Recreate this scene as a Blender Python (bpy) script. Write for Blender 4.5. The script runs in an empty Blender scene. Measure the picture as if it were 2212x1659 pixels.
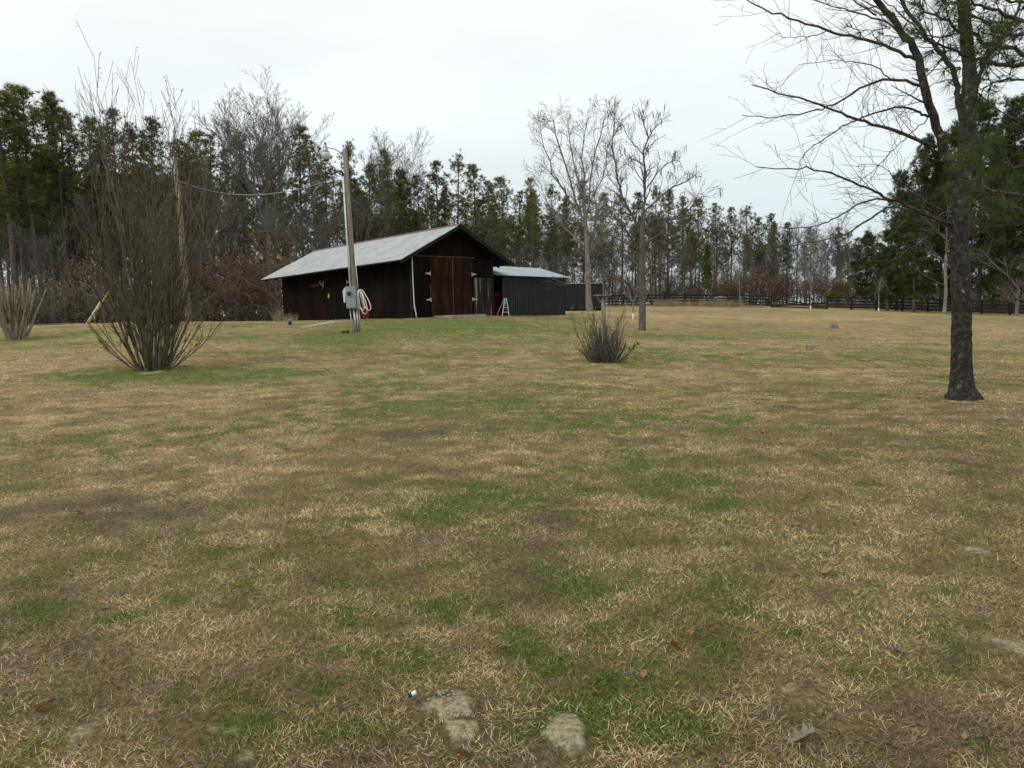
import bpy, math, random
import numpy as np
from mathutils import Vector, Matrix
random.seed(7); rng = np.random.default_rng(7)
C = bpy.context.scene
COL = C.collection
R_ = math.radians

# ------------------------------------------------------------------ camera, world, sun, exposure
FPX = 773.0
HOR, SLOPE = 309.0, 0.0227
ROLL = math.atan(SLOPE); PITCH = math.atan((384 - HOR) * math.cos(ROLL) / FPX)
EYE = np.array([0, 0, 1.6])
_f = np.array([0, math.cos(PITCH), -math.sin(PITCH)]); _u0 = np.array([0, math.sin(PITCH), math.cos(PITCH)]); _r0 = np.array([1., 0, 0])
CR = _r0 * math.cos(ROLL) - _u0 * math.sin(ROLL); CU = _u0 * math.cos(ROLL) + _r0 * math.sin(ROLL); CF = _f
cd = bpy.data.cameras.new('camera'); cam = bpy.data.objects.new('camera', cd); COL.objects.link(cam)
cd.sensor_fit = 'HORIZONTAL'; cd.sensor_width = 36; cd.lens = FPX / 1024 * 36; cd.clip_start = .05; cd.clip_end = 3000
cam.matrix_world = Matrix(((CR[0], CU[0], -CF[0], 0), (CR[1], CU[1], -CF[1], 0), (CR[2], CU[2], -CF[2], 1.6), (0, 0, 0, 1)))
C.camera = cam

wd = bpy.data.worlds.new('World'); C.world = wd; wd.use_nodes = True
nt = wd.node_tree; N = nt.nodes; L = nt.links; N.clear()
SUN_EL, SUN_AZ = R_(42), R_(-125)      # soft sun hidden by cloud, behind the camera on the left
out = N.new('ShaderNodeOutputWorld'); bg = N.new('ShaderNodeBackground'); bg.inputs['Strength'].default_value = 0.10
sky = N.new('ShaderNodeTexSky'); sky.sky_type = 'NISHITA'; sky.sun_disc = False; sky.sun_elevation = SUN_EL; sky.sun_rotation = SUN_AZ
sky.dust_density = 3; sky.air_density = 1.0
tc = N.new('ShaderNodeTexCoord'); sx = N.new('ShaderNodeSeparateXYZ'); L.new(tc.outputs['Generated'], sx.inputs[0])
cr = N.new('ShaderNodeValToRGB'); L.new(sx.outputs['Z'], cr.inputs[0])
e = cr.color_ramp.elements
e[0].position = 0.0; e[0].color = (.62, .70, .74, 1)
e[1].position = 1.0; e[1].color = (.96, .98, .97, 1)
a = e.new(.10); a.color = (.68, .76, .79, 1)
a = e.new(.24); a.color = (.86, .92, .93, 1)
a = e.new(.42); a.color = (.96, .985, .97, 1)
mp = N.new('ShaderNodeMapping'); mp.inputs['Scale'].default_value = (1.2, 1.2, 3.5); L.new(tc.outputs['Generated'], mp.inputs[0])
nz = N.new('ShaderNodeTexNoise'); nz.inputs['Scale'].default_value = 1.6; nz.inputs['Detail'].default_value = 5; nz.inputs['Roughness'].default_value = .5
L.new(mp.outputs[0], nz.inputs[0])
mr = N.new('ShaderNodeMapRange'); mr.inputs[1].default_value = .3; mr.inputs[2].default_value = .7; mr.inputs[3].default_value = 10.1; mr.inputs[4].default_value = 12.3
L.new(nz.outputs[0], mr.inputs[0])
cl = N.new('ShaderNodeVectorMath'); cl.operation = 'SCALE'; L.new(cr.outputs[0], cl.inputs[0]); L.new(mr.outputs[0], cl.inputs['Scale'])
mx = N.new('ShaderNodeMix'); mx.data_type = 'RGBA'; mx.inputs[0].default_value = .93
L.new(sky.outputs[0], mx.inputs[6]); L.new(cl.outputs[0], mx.inputs[7])
L.new(mx.outputs[2], bg.inputs[0]); L.new(bg.outputs[0], out.inputs[0])

sd = bpy.data.lights.new('sun', 'SUN'); sd.energy = 1.1; sd.angle = R_(30); sd.color = (1, .96, .9)
sun = bpy.data.objects.new('sun', sd); COL.objects.link(sun)
sv = Vector((math.sin(SUN_AZ) * math.cos(SUN_EL), math.cos(SUN_AZ) * math.cos(SUN_EL), math.sin(SUN_EL)))
sun.rotation_euler = sv.to_track_quat('Z', 'Y').to_euler()
vs = C.view_settings; vs.view_transform = 'Standard'; vs.look = 'None'; vs.gamma = 1; vs.use_curve_mapping = False; vs.exposure = 0.0

# ------------------------------------------------------------------ helpers
def W(px, py, Y):
    """world point at depth Y (world y) whose direction is that of photo pixel (1024 wide)."""
    d = CF + CR * (px - 512) / FPX + CU * (384 - py) / FPX
    t = Y / d[1]
    return EYE + d * t
def nrm(v):
    v = np.asarray(v, float); return v / (np.linalg.norm(v) + 1e-12)

class MB:
    def __init__(s): s.v = []; s.f = []; s.m = []; s.cur = 0
    def face(s, idx): s.f.append(tuple(idx)); s.m.append(s.cur)
    def tube(s, pts, rad, n=6, cap=True):
        pts = [np.asarray(p, float) for p in pts]; k = len(pts)
        if not hasattr(rad, '__len__'): rad = [rad] * k
        ref = np.array([.31, .17, .93]); b = len(s.v)
        for i, p in enumerate(pts):
            d = nrm(pts[min(i + 1, k - 1)] - pts[max(i - 1, 0)])
            if abs(d @ ref) > .95: rf = np.array([1., .1, 0])
            else: rf = ref
            x = nrm(np.cross(d, rf)); y = np.cross(d, x)
            for j in range(n):
                a = 2 * math.pi * j / n
                s.v.append(tuple(p + (x * math.cos(a) + y * math.sin(a)) * rad[i]))
        for i in range(k - 1):
            for j in range(n):
                j2 = (j + 1) % n
                s.face((b + i * n + j, b + i * n + j2, b + (i + 1) * n + j2, b + (i + 1) * n + j))
        if cap and n > 2:
            s.face([b + j for j in range(n)][::-1]); s.face([b + (k - 1) * n + j for j in range(n)])
    def box(s, c, size, ax=None):
        c = np.asarray(c, float); h = np.asarray(size, float) / 2
        if ax is None: ax = np.eye(3)
        ax = [np.asarray(q, float) for q in ax]; b = len(s.v)
        for i in (-1, 1):
            for j in (-1, 1):
                for k in (-1, 1):
                    s.v.append(tuple(c + ax[0] * h[0] * i + ax[1] * h[1] * j + ax[2] * h[2] * k))
        for q in ((0, 1, 3, 2), (4, 6, 7, 5), (0, 4, 5, 1), (2, 3, 7, 6), (0, 2, 6, 4), (1, 5, 7, 3)):
            s.face([b + z for z in q])
    def beam(s, a, b, w, h, up=(0, 0, 1)):
        a = np.asarray(a, float); b = np.asarray(b, float); d = b - a; l = np.linalg.norm(d); d = d / l
        x = nrm(np.cross(d, up)); y = np.cross(x, d)
        s.box((a + b) / 2, (w, l, h), (x, d, y))
    def poly(s, pts):
        b = len(s.v); s.v += [tuple(p) for p in pts]; s.face(range(b, b + len(pts)))
    def prism(s, pts, d):
        """closed outline extruded by vector d"""
        b = len(s.v); n = len(pts); d = np.asarray(d, float)
        s.v += [tuple(np.asarray(p, float)) for p in pts] + [tuple(np.asarray(p, float) + d) for p in pts]
        s.face(list(range(b, b + n))[::-1]); s.face(range(b + n, b + 2 * n))
        for i in range(n):
            j = (i + 1) % n; s.face((b + i, b + j, b + n + j, b + n + i))
    def tris(s, V, T):
        b = len(s.v); s.v += [tuple(q) for q in V.tolist()]
        for t in (T + b).tolist(): s.face(t)
    def mesh(s, name, mats, smooth=False):
        me = bpy.data.meshes.new(name); me.from_pydata(s.v, [], s.f); me.update()
        if not isinstance(mats, (list, tuple)): mats = [mats]
        for m in mats: me.materials.append(m)
        if len(mats) > 1: me.polygons.foreach_set('material_index', s.m)
        if smooth: me.polygons.foreach_set('use_smooth', [True] * len(s.f))
        return me
    def build(s, name, mats, parent=None, smooth=False):
        return ob(name, s.mesh(name, mats, smooth), parent)

def ob(name, me, parent=None, loc=None):
    o = bpy.data.objects.new(name, me); COL.objects.link(o)
    if parent is not None:
        o.parent = parent
        o.matrix_parent_inverse = Matrix.Translation(-Vector(parent.location)) if loc is None else Matrix()
    if loc is not None: o.location = loc
    return o
def thing(name, label, cat, loc=(0, 0, 0), group=None, rz=0):
    o = bpy.data.objects.new(name, None); COL.objects.link(o); o.location = loc; o.rotation_euler = (0, 0, rz)
    o.empty_display_size = .2
    return tag(o, label, cat, group)
def tag(o, label, cat, group=None):
    o['label'] = label; o['category'] = cat
    if group: o['group'] = group
    return o
def structure(o): o['kind'] = 'structure'; return o
def stuff(o, label=None, cat=None):
    o['kind'] = 'stuff'
    if label: o['label'] = label; o['category'] = cat
    return o
def copy_tree(o, loc, rz=0, sc=1.0, label=None, group=None):
    r = o.copy(); COL.objects.link(r); r.location = loc; r.rotation_euler = (0, 0, rz)
    r.scale = (sc, sc, sc) if not hasattr(sc, '__len__') else sc
    for ch in list(o.children):
        c = ch.copy(); COL.objects.link(c); c.parent = r
        for g in ch.children:
            d = g.copy(); COL.objects.link(d); d.parent = c
    if label: r['label'] = label
    if group: r['group'] = group
    return r

def mat(name, cols, scale=4, stretch=(1, 1, 1), rough=.85, metal=0, bump=0, bscale=None, detail=6, objrand=0, coords='Object', spec=.3, pos=None, attr=None, nmix=1.0):
    m = bpy.data.materials.new(name); m.use_nodes = True; n = m.node_tree.nodes; l = m.node_tree.links
    b = n['Principled BSDF']; b.inputs['Roughness'].default_value = rough; b.inputs['Metallic'].default_value = metal
    b.inputs['Specular IOR Level'].default_value = spec
    t = n.new('ShaderNodeTexCoord'); mp = n.new('ShaderNodeMapping'); mp.inputs['Scale'].default_value = stretch; l.new(t.outputs[coords], mp.inputs[0])
    z = n.new('ShaderNodeTexNoise'); z.inputs['Scale'].default_value = scale; z.inputs['Detail'].default_value = detail; z.inputs['Roughness'].default_value = .62
    l.new(mp.outputs[0], z.inputs[0])
    r = n.new('ShaderNodeValToRGB'); el = r.color_ramp.elements
    k = len(cols); pos = pos or [(.32 + .36 * i / max(1, k - 1)) for i in range(k)]
    el[0].position = pos[0]; el[0].color = (*cols[0], 1); el[1].position = pos[-1] if k > 1 else 1; el[1].color = (*cols[-1], 1)
    for i in range(1, k - 1): q = el.new(pos[i]); q.color = (*cols[i], 1)
    l.new(z.outputs[0], r.inputs[0]); last = r.outputs[0]
    if attr:
        at = n.new('ShaderNodeAttribute'); at.attribute_name = attr
        mm = n.new('ShaderNodeMix'); mm.data_type = 'RGBA'; mm.blend_type = 'MULTIPLY'; mm.inputs[0].default_value = nmix
        l.new(at.outputs['Color'], mm.inputs[6]); l.new(last, mm.inputs[7]); last = mm.outputs[2]
    if objrand:
        oi = n.new('ShaderNodeObjectInfo'); h = n.new('ShaderNodeHueSaturation'); mr = n.new('ShaderNodeMapRange')
        mr.inputs[3].default_value = 1 - objrand; mr.inputs[4].default_value = 1 + objrand
        l.new(oi.outputs['Random'], mr.inputs[0]); l.new(mr.outputs[0], h.inputs['Value'])
        ma = n.new('ShaderNodeMath'); ma.operation = 'MULTIPLY_ADD'; ma.inputs[1].default_value = .04; ma.inputs[2].default_value = .48
        l.new(oi.outputs['Random'], ma.inputs[0]); l.new(ma.outputs[0], h.inputs['Hue'])
        l.new(last, h.inputs['Color']); last = h.outputs[0]
    l.new(last, b.inputs['Base Color'])
    if bump:
        z2 = n.new('ShaderNodeTexNoise'); z2.inputs['Scale'].default_value = bscale or scale * 3; z2.inputs['Detail'].default_value = 5; l.new(mp.outputs[0], z2.inputs[0])
        bp = n.new('ShaderNodeBump'); bp.inputs['Strength'].default_value = min(1, bump); bp.inputs['Distance'].default_value = .02 if bump <= 1 else .02 * bump
        l.new(z2.outputs[0], bp.inputs['Height']); l.new(bp.outputs[0], b.inputs['Normal'])
    return m

# ------------------------------------------------------------------ terrain
CTRL = []
def ctl(px, py, Y): CTRL.append(W(px, py, Y))
for a in ((965, 399, 12.4), (150, 369, 19.7), (603, 362, 21), (834, 328, 41), (810, 348, 25), (603, 337, 30), (642, 331, 38), (356, 332, 32),
          (412, 319.2, 40.6), (494, 316, 44.6), (285, 323.3, 50), (566, 315.3, 49.5), (585, 310.9, 68), (590, 311.3, 60), (15, 340, 35),
          (188, 322, 42), (87, 324, 42), (0, 326, 46), (100, 324.5, 47), (260, 322, 50), (603, 307, 95), (700, 306, 95), (775, 307.7, 92), (823, 309.4, 88),
          (905, 311, 84), (1017, 315.8, 75), (633, 320, 46), (450, 322, 37.5), (250, 340, 28)): ctl(*a)
CTRL += [np.array(p, float) for p in ((0, 0, 0), (-3, 3, 0), (3, 3, 0), (0, 6, 0), (-5, 8, .0), (5, 8, 0), (0, 11, .03), (-9, 10, .08), (9, 5, 0), (-10, -5, 0), (10, -8, 0), (0, -20, -.2),
          (0, 17, .1), (-60, 60, 1.0), (-20, 80, 1.1), (-60, 20, .8), (40, 40, .1), (60, 20, -.1), (0, 110, 1.5), (40, 120, 1.5), (80, 90, .1), (90, 50, -.4), (-60, -60, -.5), (70, -60, -.5), (-90, 120, .8), (0, 200, 1.3), (120, 150, .5), (-150, 60, .8), (150, 30, -.5))]
P_ = np.array(CTRL)
def _U(r): return np.where(r > 0, r * r * np.log(r + 1e-9), 0)
_n = len(P_); _K = _U(np.linalg.norm(P_[:, None, :2] - P_[None, :, :2], axis=2)) + np.eye(_n) * 2.0
_A = np.zeros((_n + 3, _n + 3)); _A[:_n, :_n] = _K; _A[:_n, _n] = 1; _A[:_n, _n + 1:] = P_[:, :2]; _A[_n:, :_n] = _A[:_n, _n:].T
_w = np.linalg.solve(_A, np.concatenate([P_[:, 2], np.zeros(3)]))
def hgt(x, y):
    x = np.atleast_1d(np.asarray(x, float)); y = np.atleast_1d(np.asarray(y, float)); o = np.zeros(x.size)
    xf, yf = x.ravel(), y.ravel()
    for s in range(0, xf.size, 20000):
        X = xf[s:s + 20000]; Y = yf[s:s + 20000]
        d = np.hypot(X[:, None] - P_[None, :, 0], Y[:, None] - P_[None, :, 1])
        o[s:s + 20000] = _U(d) @ _w[:_n] + _w[_n] + _w[_n + 1] * X + _w[_n + 2] * Y
    rr = np.hypot(xf, yf - 20); k = np.clip((rr - 120) / 80, 0, 1); o = o * (1 - k) + .8 * k
    return o.reshape(x.shape)
def H(x, y): return float(hgt(x, y)[0])
def G(px, Y, dz=0):
    """point on the ground on the ray column of pixel px at depth Y"""
    x = W(px, 310, Y)[0]; return np.array([x, Y, H(x, Y) + dz])
def hit(px, py):
    ts = np.geomspace(1.5, 140, 500); P = np.array([W(px, py, t) for t in ts]); g = hgt(P[:, 0], P[:, 1])
    k = np.argmax(P[:, 2] < g)
    if P[k, 2] >= g[k]: k = 499
    lo, hi = ts[max(0, k - 1)], ts[k]
    for _ in range(12):
        m_ = (lo + hi) / 2; p = W(px, py, m_)
        if p[2] < H(p[0], p[1]): hi = m_
        else: lo = m_
    p = W(px, py, hi); return np.array([p[0], p[1], H(p[0], p[1])])

def vnoise(x, y, sc, seed):
    x = x * sc + seed * 17.13; y = y * sc + seed * 7.77
    xi = np.floor(x).astype(np.int64); yi = np.floor(y).astype(np.int64); fx = x - xi; fy = y - yi
    fx = fx * fx * (3 - 2 * fx); fy = fy * fy * (3 - 2 * fy)
    def h(i, j):
        n = (i * 374761393 + j * 668265263 + seed * 1442695041) & 0xffffffff
        n = ((n ^ (n >> 13)) * 1274126177) & 0xffffffff
        return ((n ^ (n >> 16)) & 0xffff) / 65535.
    return (h(xi, yi) * (1 - fx) + h(xi + 1, yi) * fx) * (1 - fy) + (h(xi, yi + 1) * (1 - fx) + h(xi + 1, yi + 1) * fx) * fy
def fbm(x, y, sc, seed, oct=4):
    o = 0; a = 1; t = 0
    for k in range(oct): o = o + a * vnoise(x, y, sc * 2 ** k, seed + k); t += a; a *= .55
    return o / t
# patches: photo ellipses (2212-wide view) turned once into ellipses on the ground
def patches(lst):
    r = []
    for cx, cy, rx, ry, s in lst:
        k = 1024 / 2212; c = hit(cx * k, cy * k); a = hit((cx + rx) * k, cy * k); f = hit(cx * k, (cy - ry) * k); n_ = hit(cx * k, (cy + ry) * k)
        r.append((c[0], c[1], max(.05, np.hypot(*(a - c)[:2])), min(14, max(.08, (f[1] - n_[1]) / 2)), s))
    return r
GREEN = patches([(330, 808, 125, 10, 2.2), (500, 808, 85, 8, 1.1), (110, 812, 35, 6, 1.3), (640, 806, 90, 6, .9), (980, 702, 170, 12, 1.6), (750, 728, 90, 13, 1.2), (775, 735, 40, 8, 1.5), (1140, 716, 110, 12, .6), (860, 716, 80, 8, .6),
                 (1480, 727, 130, 5, 1.0), (1700, 725, 110, 7, .5), (1350, 785, 45, 5, 1.0), (1230, 781, 50, 4, .5), (2020, 815, 55, 7, 1.0), (1850, 850, 150, 10, .6), (1220, 900, 100, 20, .9),
                 (1130, 878, 90, 18, .7), (1100, 1070, 150, 25, .7), (1450, 1030, 110, 60, .7), (1500, 1085, 70, 20, .7), (1280, 1010, 70, 15, .8), (820, 840, 70, 14, .8), (1180, 845, 150, 12, .5),
                 (1160, 1420, 30, 22, 1.2), (870, 1420, 60, 25, .6), (1250, 1530, 110, 50, .9), (1420, 1580, 110, 45, 1.2), (80, 1325, 70, 25, .8), (60, 735, 90, 8, .8), (330, 735, 240, 5, .5),
                 (520, 700, 70, 5, .5), (1250, 1250, 90, 30, .5), (1080, 1310, 40, 25, .6), (2170, 1305, 40, 18, .9), (1200, 1500, 60, 30, .7), (950, 1110, 120, 30, .5), (1600, 780, 120, 6, .5), (1800, 772, 90, 5, .4), (1230, 690, 60, 6, .5), (940, 870, 80, 20, .4), (1090, 1395, 60, 18, .6), (560, 1560, 60, 30, .6), (760, 1560, 70, 30, .5), (1310, 1460, 60, 20, .6)])
GREY = patches([(2075, 868, 60, 8, .8), (335, 800, 60, 6, .6), (330, 1130, 330, 70, .8), (200, 1010, 240, 30, .5), (2150, 1040, 110, 120, .9), (2130, 900, 100, 40, .6), (750, 970, 140, 30, .5), (1570, 945, 60, 12, .6), (640, 1260, 160, 40, .6), (1950, 900, 120, 16, .4), (480, 770, 250, 8, .5), (2150, 1600, 150, 50, .7), (1700, 1560, 90, 30, .4), (140, 1260, 160, 30, .4), (950, 930, 100, 15, .5), (2100, 690, 200, 5, .8)])
SOIL = patches([(958, 1507, 52, 20, 1.3), (985, 1550, 30, 12, .9), (1203, 1572, 50, 36, 1.3), (500, 1560, 70, 16, .42), (1720, 1312, 40, 9, .55), (2080, 1180, 32, 8, .55), (1735, 1500, 38, 26, .5), (180, 1585, 36, 14, .5), (390, 1072, 22, 4, .5), (540, 1640, 60, 16, .4), (370, 800, 25, 6, .6), (2180, 1395, 60, 30, .5)])
def pval(x, y, ps, pw=1.0):
    o = np.zeros_like(x)
    wx = x + (fbm(x, y, .9, 61, 3) - .5) * .8 * np.clip(y / 12, .15, 2); wy = y + (fbm(x, y, .9, 71, 3) - .5) * 1.2 * np.clip(y / 12, .15, 2.5)
    for cx, cy, rx, ry, s in ps:
        d = ((wx - cx) / rx) ** 2 + ((wy - cy) / ry) ** 2
        o = np.maximum(o, s * np.exp(-(d ** pw) * .75))
    return o
def fields(x, y):
    n1 = fbm(x, y, .45, 3); n2 = fbm(x, y, 2.2, 11); n3 = fbm(x, y, .13, 21, 3)
    nf = fbm(x, y, 5.5, 15, 3); br = np.clip((.55 * n2 + .45 * nf - .36) * 5, 0, 1.3)
    g = pval(x, y, GREEN) * (.34 + .85 * br) + np.clip((n1 - .54) * 3.2, 0, .5) * br + np.clip((nf - .62) * 4, 0, .7) * (n1 + .2)
    g = g + np.clip((n3 - .5) * 1.2, 0, .3) * br
    gr = pval(x, y, GREY) * np.clip((.5 * nf + .5 * n2 - .3) * 3.2, 0, 1) + np.clip((fbm(x, y, .8, 31) - .56) * 3, 0, .5)
    sxw = x + (fbm(x, y, 7, 63, 3) - .5) * .16; syw = y + (fbm(x, y, 7, 67, 3) - .5) * .24
    so = np.clip((pval(sxw, syw, SOIL, 1.6) * (.45 + .65 * n2 + .5 * nf) - .36) * 5.5, 0, 1) * .95
    return np.clip(g, 0, 1), np.clip(gr, 0, 1), np.clip(so, 0, 1)
BARN_O = np.array([-5.2, 41.0]); YAW = .78; BA = np.array([math.cos(YAW), math.sin(YAW)]); BB = np.array([-math.sin(YAW), math.cos(YAW)])
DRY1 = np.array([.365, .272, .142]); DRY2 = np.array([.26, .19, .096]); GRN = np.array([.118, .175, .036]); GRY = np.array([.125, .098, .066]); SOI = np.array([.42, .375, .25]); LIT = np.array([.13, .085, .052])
# the line of the wood's edge: depth as a function of pixel column
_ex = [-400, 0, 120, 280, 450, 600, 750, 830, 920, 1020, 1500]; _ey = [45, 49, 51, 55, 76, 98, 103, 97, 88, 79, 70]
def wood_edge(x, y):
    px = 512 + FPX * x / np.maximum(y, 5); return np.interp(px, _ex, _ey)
def ground_col(x, y):
    g, gr, so = fields(x, y); n = fbm(x, y, 1.3, 41)[:, None]; big = fbm(x, y, .09, 51, 3)[:, None]
    c = DRY1 * (1 - n) + DRY2 * n; c = c * (.75 + .5 * big) * (.8 + .5 * fbm(x, y, 3.2, 45, 3)[:, None])
    c = c * (1 - gr[:, None] * .85) + GRY * gr[:, None] * .85
    c = c * (1 - g[:, None] * .92) + GRN * g[:, None] * .92
    c = c * (1 - so[:, None]) + SOI * so[:, None]
    c = c * np.interp(np.hypot(x, y), [3, 6, 10, 18, 36], [.58, .72, .86, 1.0, 1.08])[:, None] ** (1 - .8 * so[:, None])  # near thatch darkened, shade between the blades painted into its colour
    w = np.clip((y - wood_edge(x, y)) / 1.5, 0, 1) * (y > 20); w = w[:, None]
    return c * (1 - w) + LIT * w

th = np.concatenate([np.linspace(-180, -48, 34)[:-1], np.linspace(-48, 48, 290), np.linspace(48, 180, 34)[1:-1]]) * math.pi / 180
rr = np.concatenate([[0.02], np.geomspace(.6, 120, 330), np.geomspace(130, 520, 12)])
TH, RR = np.meshgrid(th, rr); X = (np.sin(TH) * RR).ravel(); Y = (np.cos(TH) * RR).ravel()
Z = hgt(X, Y) + (fbm(X, Y, .7, 81, 3) - .5) * .06 * np.clip(np.hypot(X, Y) / 10, .3, 1) + (fbm(X, Y, 5, 91, 3) - .5) * .03
Z += pval(X, Y, SOIL) * .02 * (Y < 9)
nT, nR = len(th), len(rr)
i, j = np.meshgrid(np.arange(nR - 1), np.arange(nT), indexing='ij'); j2 = (j + 1) % nT
F = np.stack([i * nT + j, i * nT + j2, (i + 1) * nT + j2, (i + 1) * nT + j], -1).reshape(-1, 4)[:, ::-1]
def np_mesh(name, V, F, col=None):
    me = bpy.data.meshes.new(name); k = F.shape[1]
    me.vertices.add(len(V)); me.vertices.foreach_set('co', V.astype(np.float32).ravel())
    me.loops.add(F.size); me.loops.foreach_set('vertex_index', F.astype(np.int32).ravel())
    me.polygons.add(len(F)); me.polygons.foreach_set('loop_start', np.arange(0, F.size, k, dtype=np.int32)); me.polygons.foreach_set('loop_total', np.full(len(F), k, np.int32))
    me.update(); me.validate()
    if col is not None:
        a = me.color_attributes.new('tint', 'FLOAT_COLOR', 'POINT'); a.data.foreach_set('color', np.concatenate([col, np.ones((len(col), 1))], 1).astype(np.float32).ravel())
    return me
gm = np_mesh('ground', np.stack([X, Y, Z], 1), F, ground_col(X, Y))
gm.polygons.foreach_set('use_smooth', [True] * len(gm.polygons))
M = {}
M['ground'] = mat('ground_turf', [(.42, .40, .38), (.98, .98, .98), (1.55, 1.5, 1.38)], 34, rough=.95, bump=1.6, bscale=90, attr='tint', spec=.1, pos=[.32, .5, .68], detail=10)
gm.materials.append(M['ground']); structure(ob('ground', gm))

# ------------------------------------------------------------------ grass (turf blades, one uncountable mass)
def blades(dens, r0, r1, ln, wd, segs, seed, up=(.1, .75), con=1.0):
    g = np.random.default_rng(seed); half = R_(43); area = half * (r1 * r1 - r0 * r0); n = int(dens * area)
    r = np.sqrt(g.random(n) * (r1 * r1 - r0 * r0) + r0 * r0); a = (g.random(n) * 2 - 1) * half; x = np.sin(a) * r; y = np.cos(a) * r
    gg, gr, so = fields(x, y); keep = g.random(n) > so * .93 + .35 * gr * (g.random(n))
    tuft = fbm(x, y, 7, 5, 2); keep &= g.random(n) < .32 + 1.25 * tuft
    x, y, gg, gr = x[keep], y[keep], gg[keep], gr[keep]; tuft = tuft[keep]; n = len(x)
    z = hgt(x, y) + (fbm(x, y, .7, 81, 3) - .5) * .06 * np.clip(np.hypot(x, y) / 10, .3, 1) + (fbm(x, y, 5, 91, 3) - .5) * .03 - .004
    isg = g.random(n) < gg * .78
    az = g.random(n) * 6.283 + 3 * vnoise(x, y, 2.5, 9)
    el = up[0] + (up[1] - up[0]) * g.random(n) ** 1.3 + isg * .35 - gr * .2; el = np.clip(el, .03, 1.4)
    l = ln * (.45 + g.random(n) * .9) * (.75 + .5 * tuft) * np.where(isg, .8, 1); w = wd * (.6 + .8 * g.random(n))
    d = np.stack([np.cos(az) * np.cos(el), np.sin(az) * np.cos(el), np.sin(el)], 1); s = np.stack([-np.sin(az), np.cos(az), np.zeros(n)], 1)
    tw = (g.random(n) - .5)[:, None] * 1.6; s = s + tw * np.array([0, 0, 1.]); s /= np.linalg.norm(s, axis=1)[:, None]
    p0 = np.stack([x, y, z], 1); bend = (g.random(n) * .35 + .05)[:, None]; side = (g.random(n) - .5)[:, None] * .3
    p1 = p0 + d * (l * .5)[:, None]; d2 = d - np.array([0, 0, 1]) * bend + s * side * np.array([1, 1, .2]); p2 = p1 + d2 * (l * .5)[:, None]
    zmin = z - .002; p2[:, 2] = np.maximum(p2[:, 2], zmin + .004)
    W2 = (w / 2)[:, None]
    if segs == 2:
        V = np.stack([p0 - s * W2, p0 + s * W2, p1 - s * W2 * .85, p1 + s * W2 * .85, p2], 1).reshape(-1, 3)
        b = np.arange(n)[:, None, None] * 5; T = (np.array([[0, 1, 3], [0, 3, 2], [2, 3, 4]])[None] + b).reshape(-1, 3); k = 5
    else:
        V = np.stack([p0 - s * W2, p0 + s * W2, p2], 1).reshape(-1, 3); T = np.arange(3 * n).reshape(-1, 3); k = 3
    q = g.random(n)[:, None]; q2 = g.random(n)[:, None]
    straw = np.array([.52, .405, .23]); tan = np.array([.41, .30, .155]); brn = np.array([.16, .115, .068]); gry = np.array([.30, .27, .215])
    c = np.where(q < .22, straw, np.where(q < .62, tan, np.where(q < .84, brn, gry)))
    c = c * (1 - gr[:, None] * .5) + np.array([.15, .12, .085]) * gr[:, None] * .5
    gc = np.where(q < .5, np.array([.135, .165, .04]), np.where(q < .8, np.array([.22, .225, .08]), np.array([.09, .115, .03])))
    cm3 = np.clip((fbm(x, y, 3.2, 45, 3) - .5) * 2.4 + 1.12, .62, 1.5)[:, None] * (.8 + .45 * fbm(x, y, .5, 52, 3)[:, None]); c = np.where(isg[:, None], gc, c * cm3) * (.86 + .70 * q2)
    mean_ = np.where(isg[:, None], c.mean(0) * .5 + np.array([.12, .17, .04]) * .5, ground_col(x, y) * 1.12); c = mean_ * (1 - con) + c * con
    return V, T, np.repeat(c, k, 0)
parts = [blades(15000, 1.5, 3.0, .046, .0029, 2, 1, (.08, .85)), blades(14500, 3.0, 5.4, .046, .0034, 1, 6, (.08, .85)), blades(8600, 5.4, 9, .046, .0046, 1, 2, (.1, .85)), blades(4300, 9, 15, .046, .0070, 1, 3, (.1, .8), .9), blades(1500, 15, 24, .05, .0105, 1, 4, (.1, .8), .85), blades(480, 24, 34, .055, .016, 1, 5, (.1, .8), .75), blades(170, 34, 46, .06, .022, 1, 7, (.1, .8), .6)]
V = []; T = []; Cc = []; o_ = 0
for v, t, c in parts: V.append(v); T.append(t + o_); Cc.append(c); o_ += len(v)
gme = np_mesh('dry_grass', np.concatenate(V), np.concatenate(T), np.concatenate(Cc))
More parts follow.
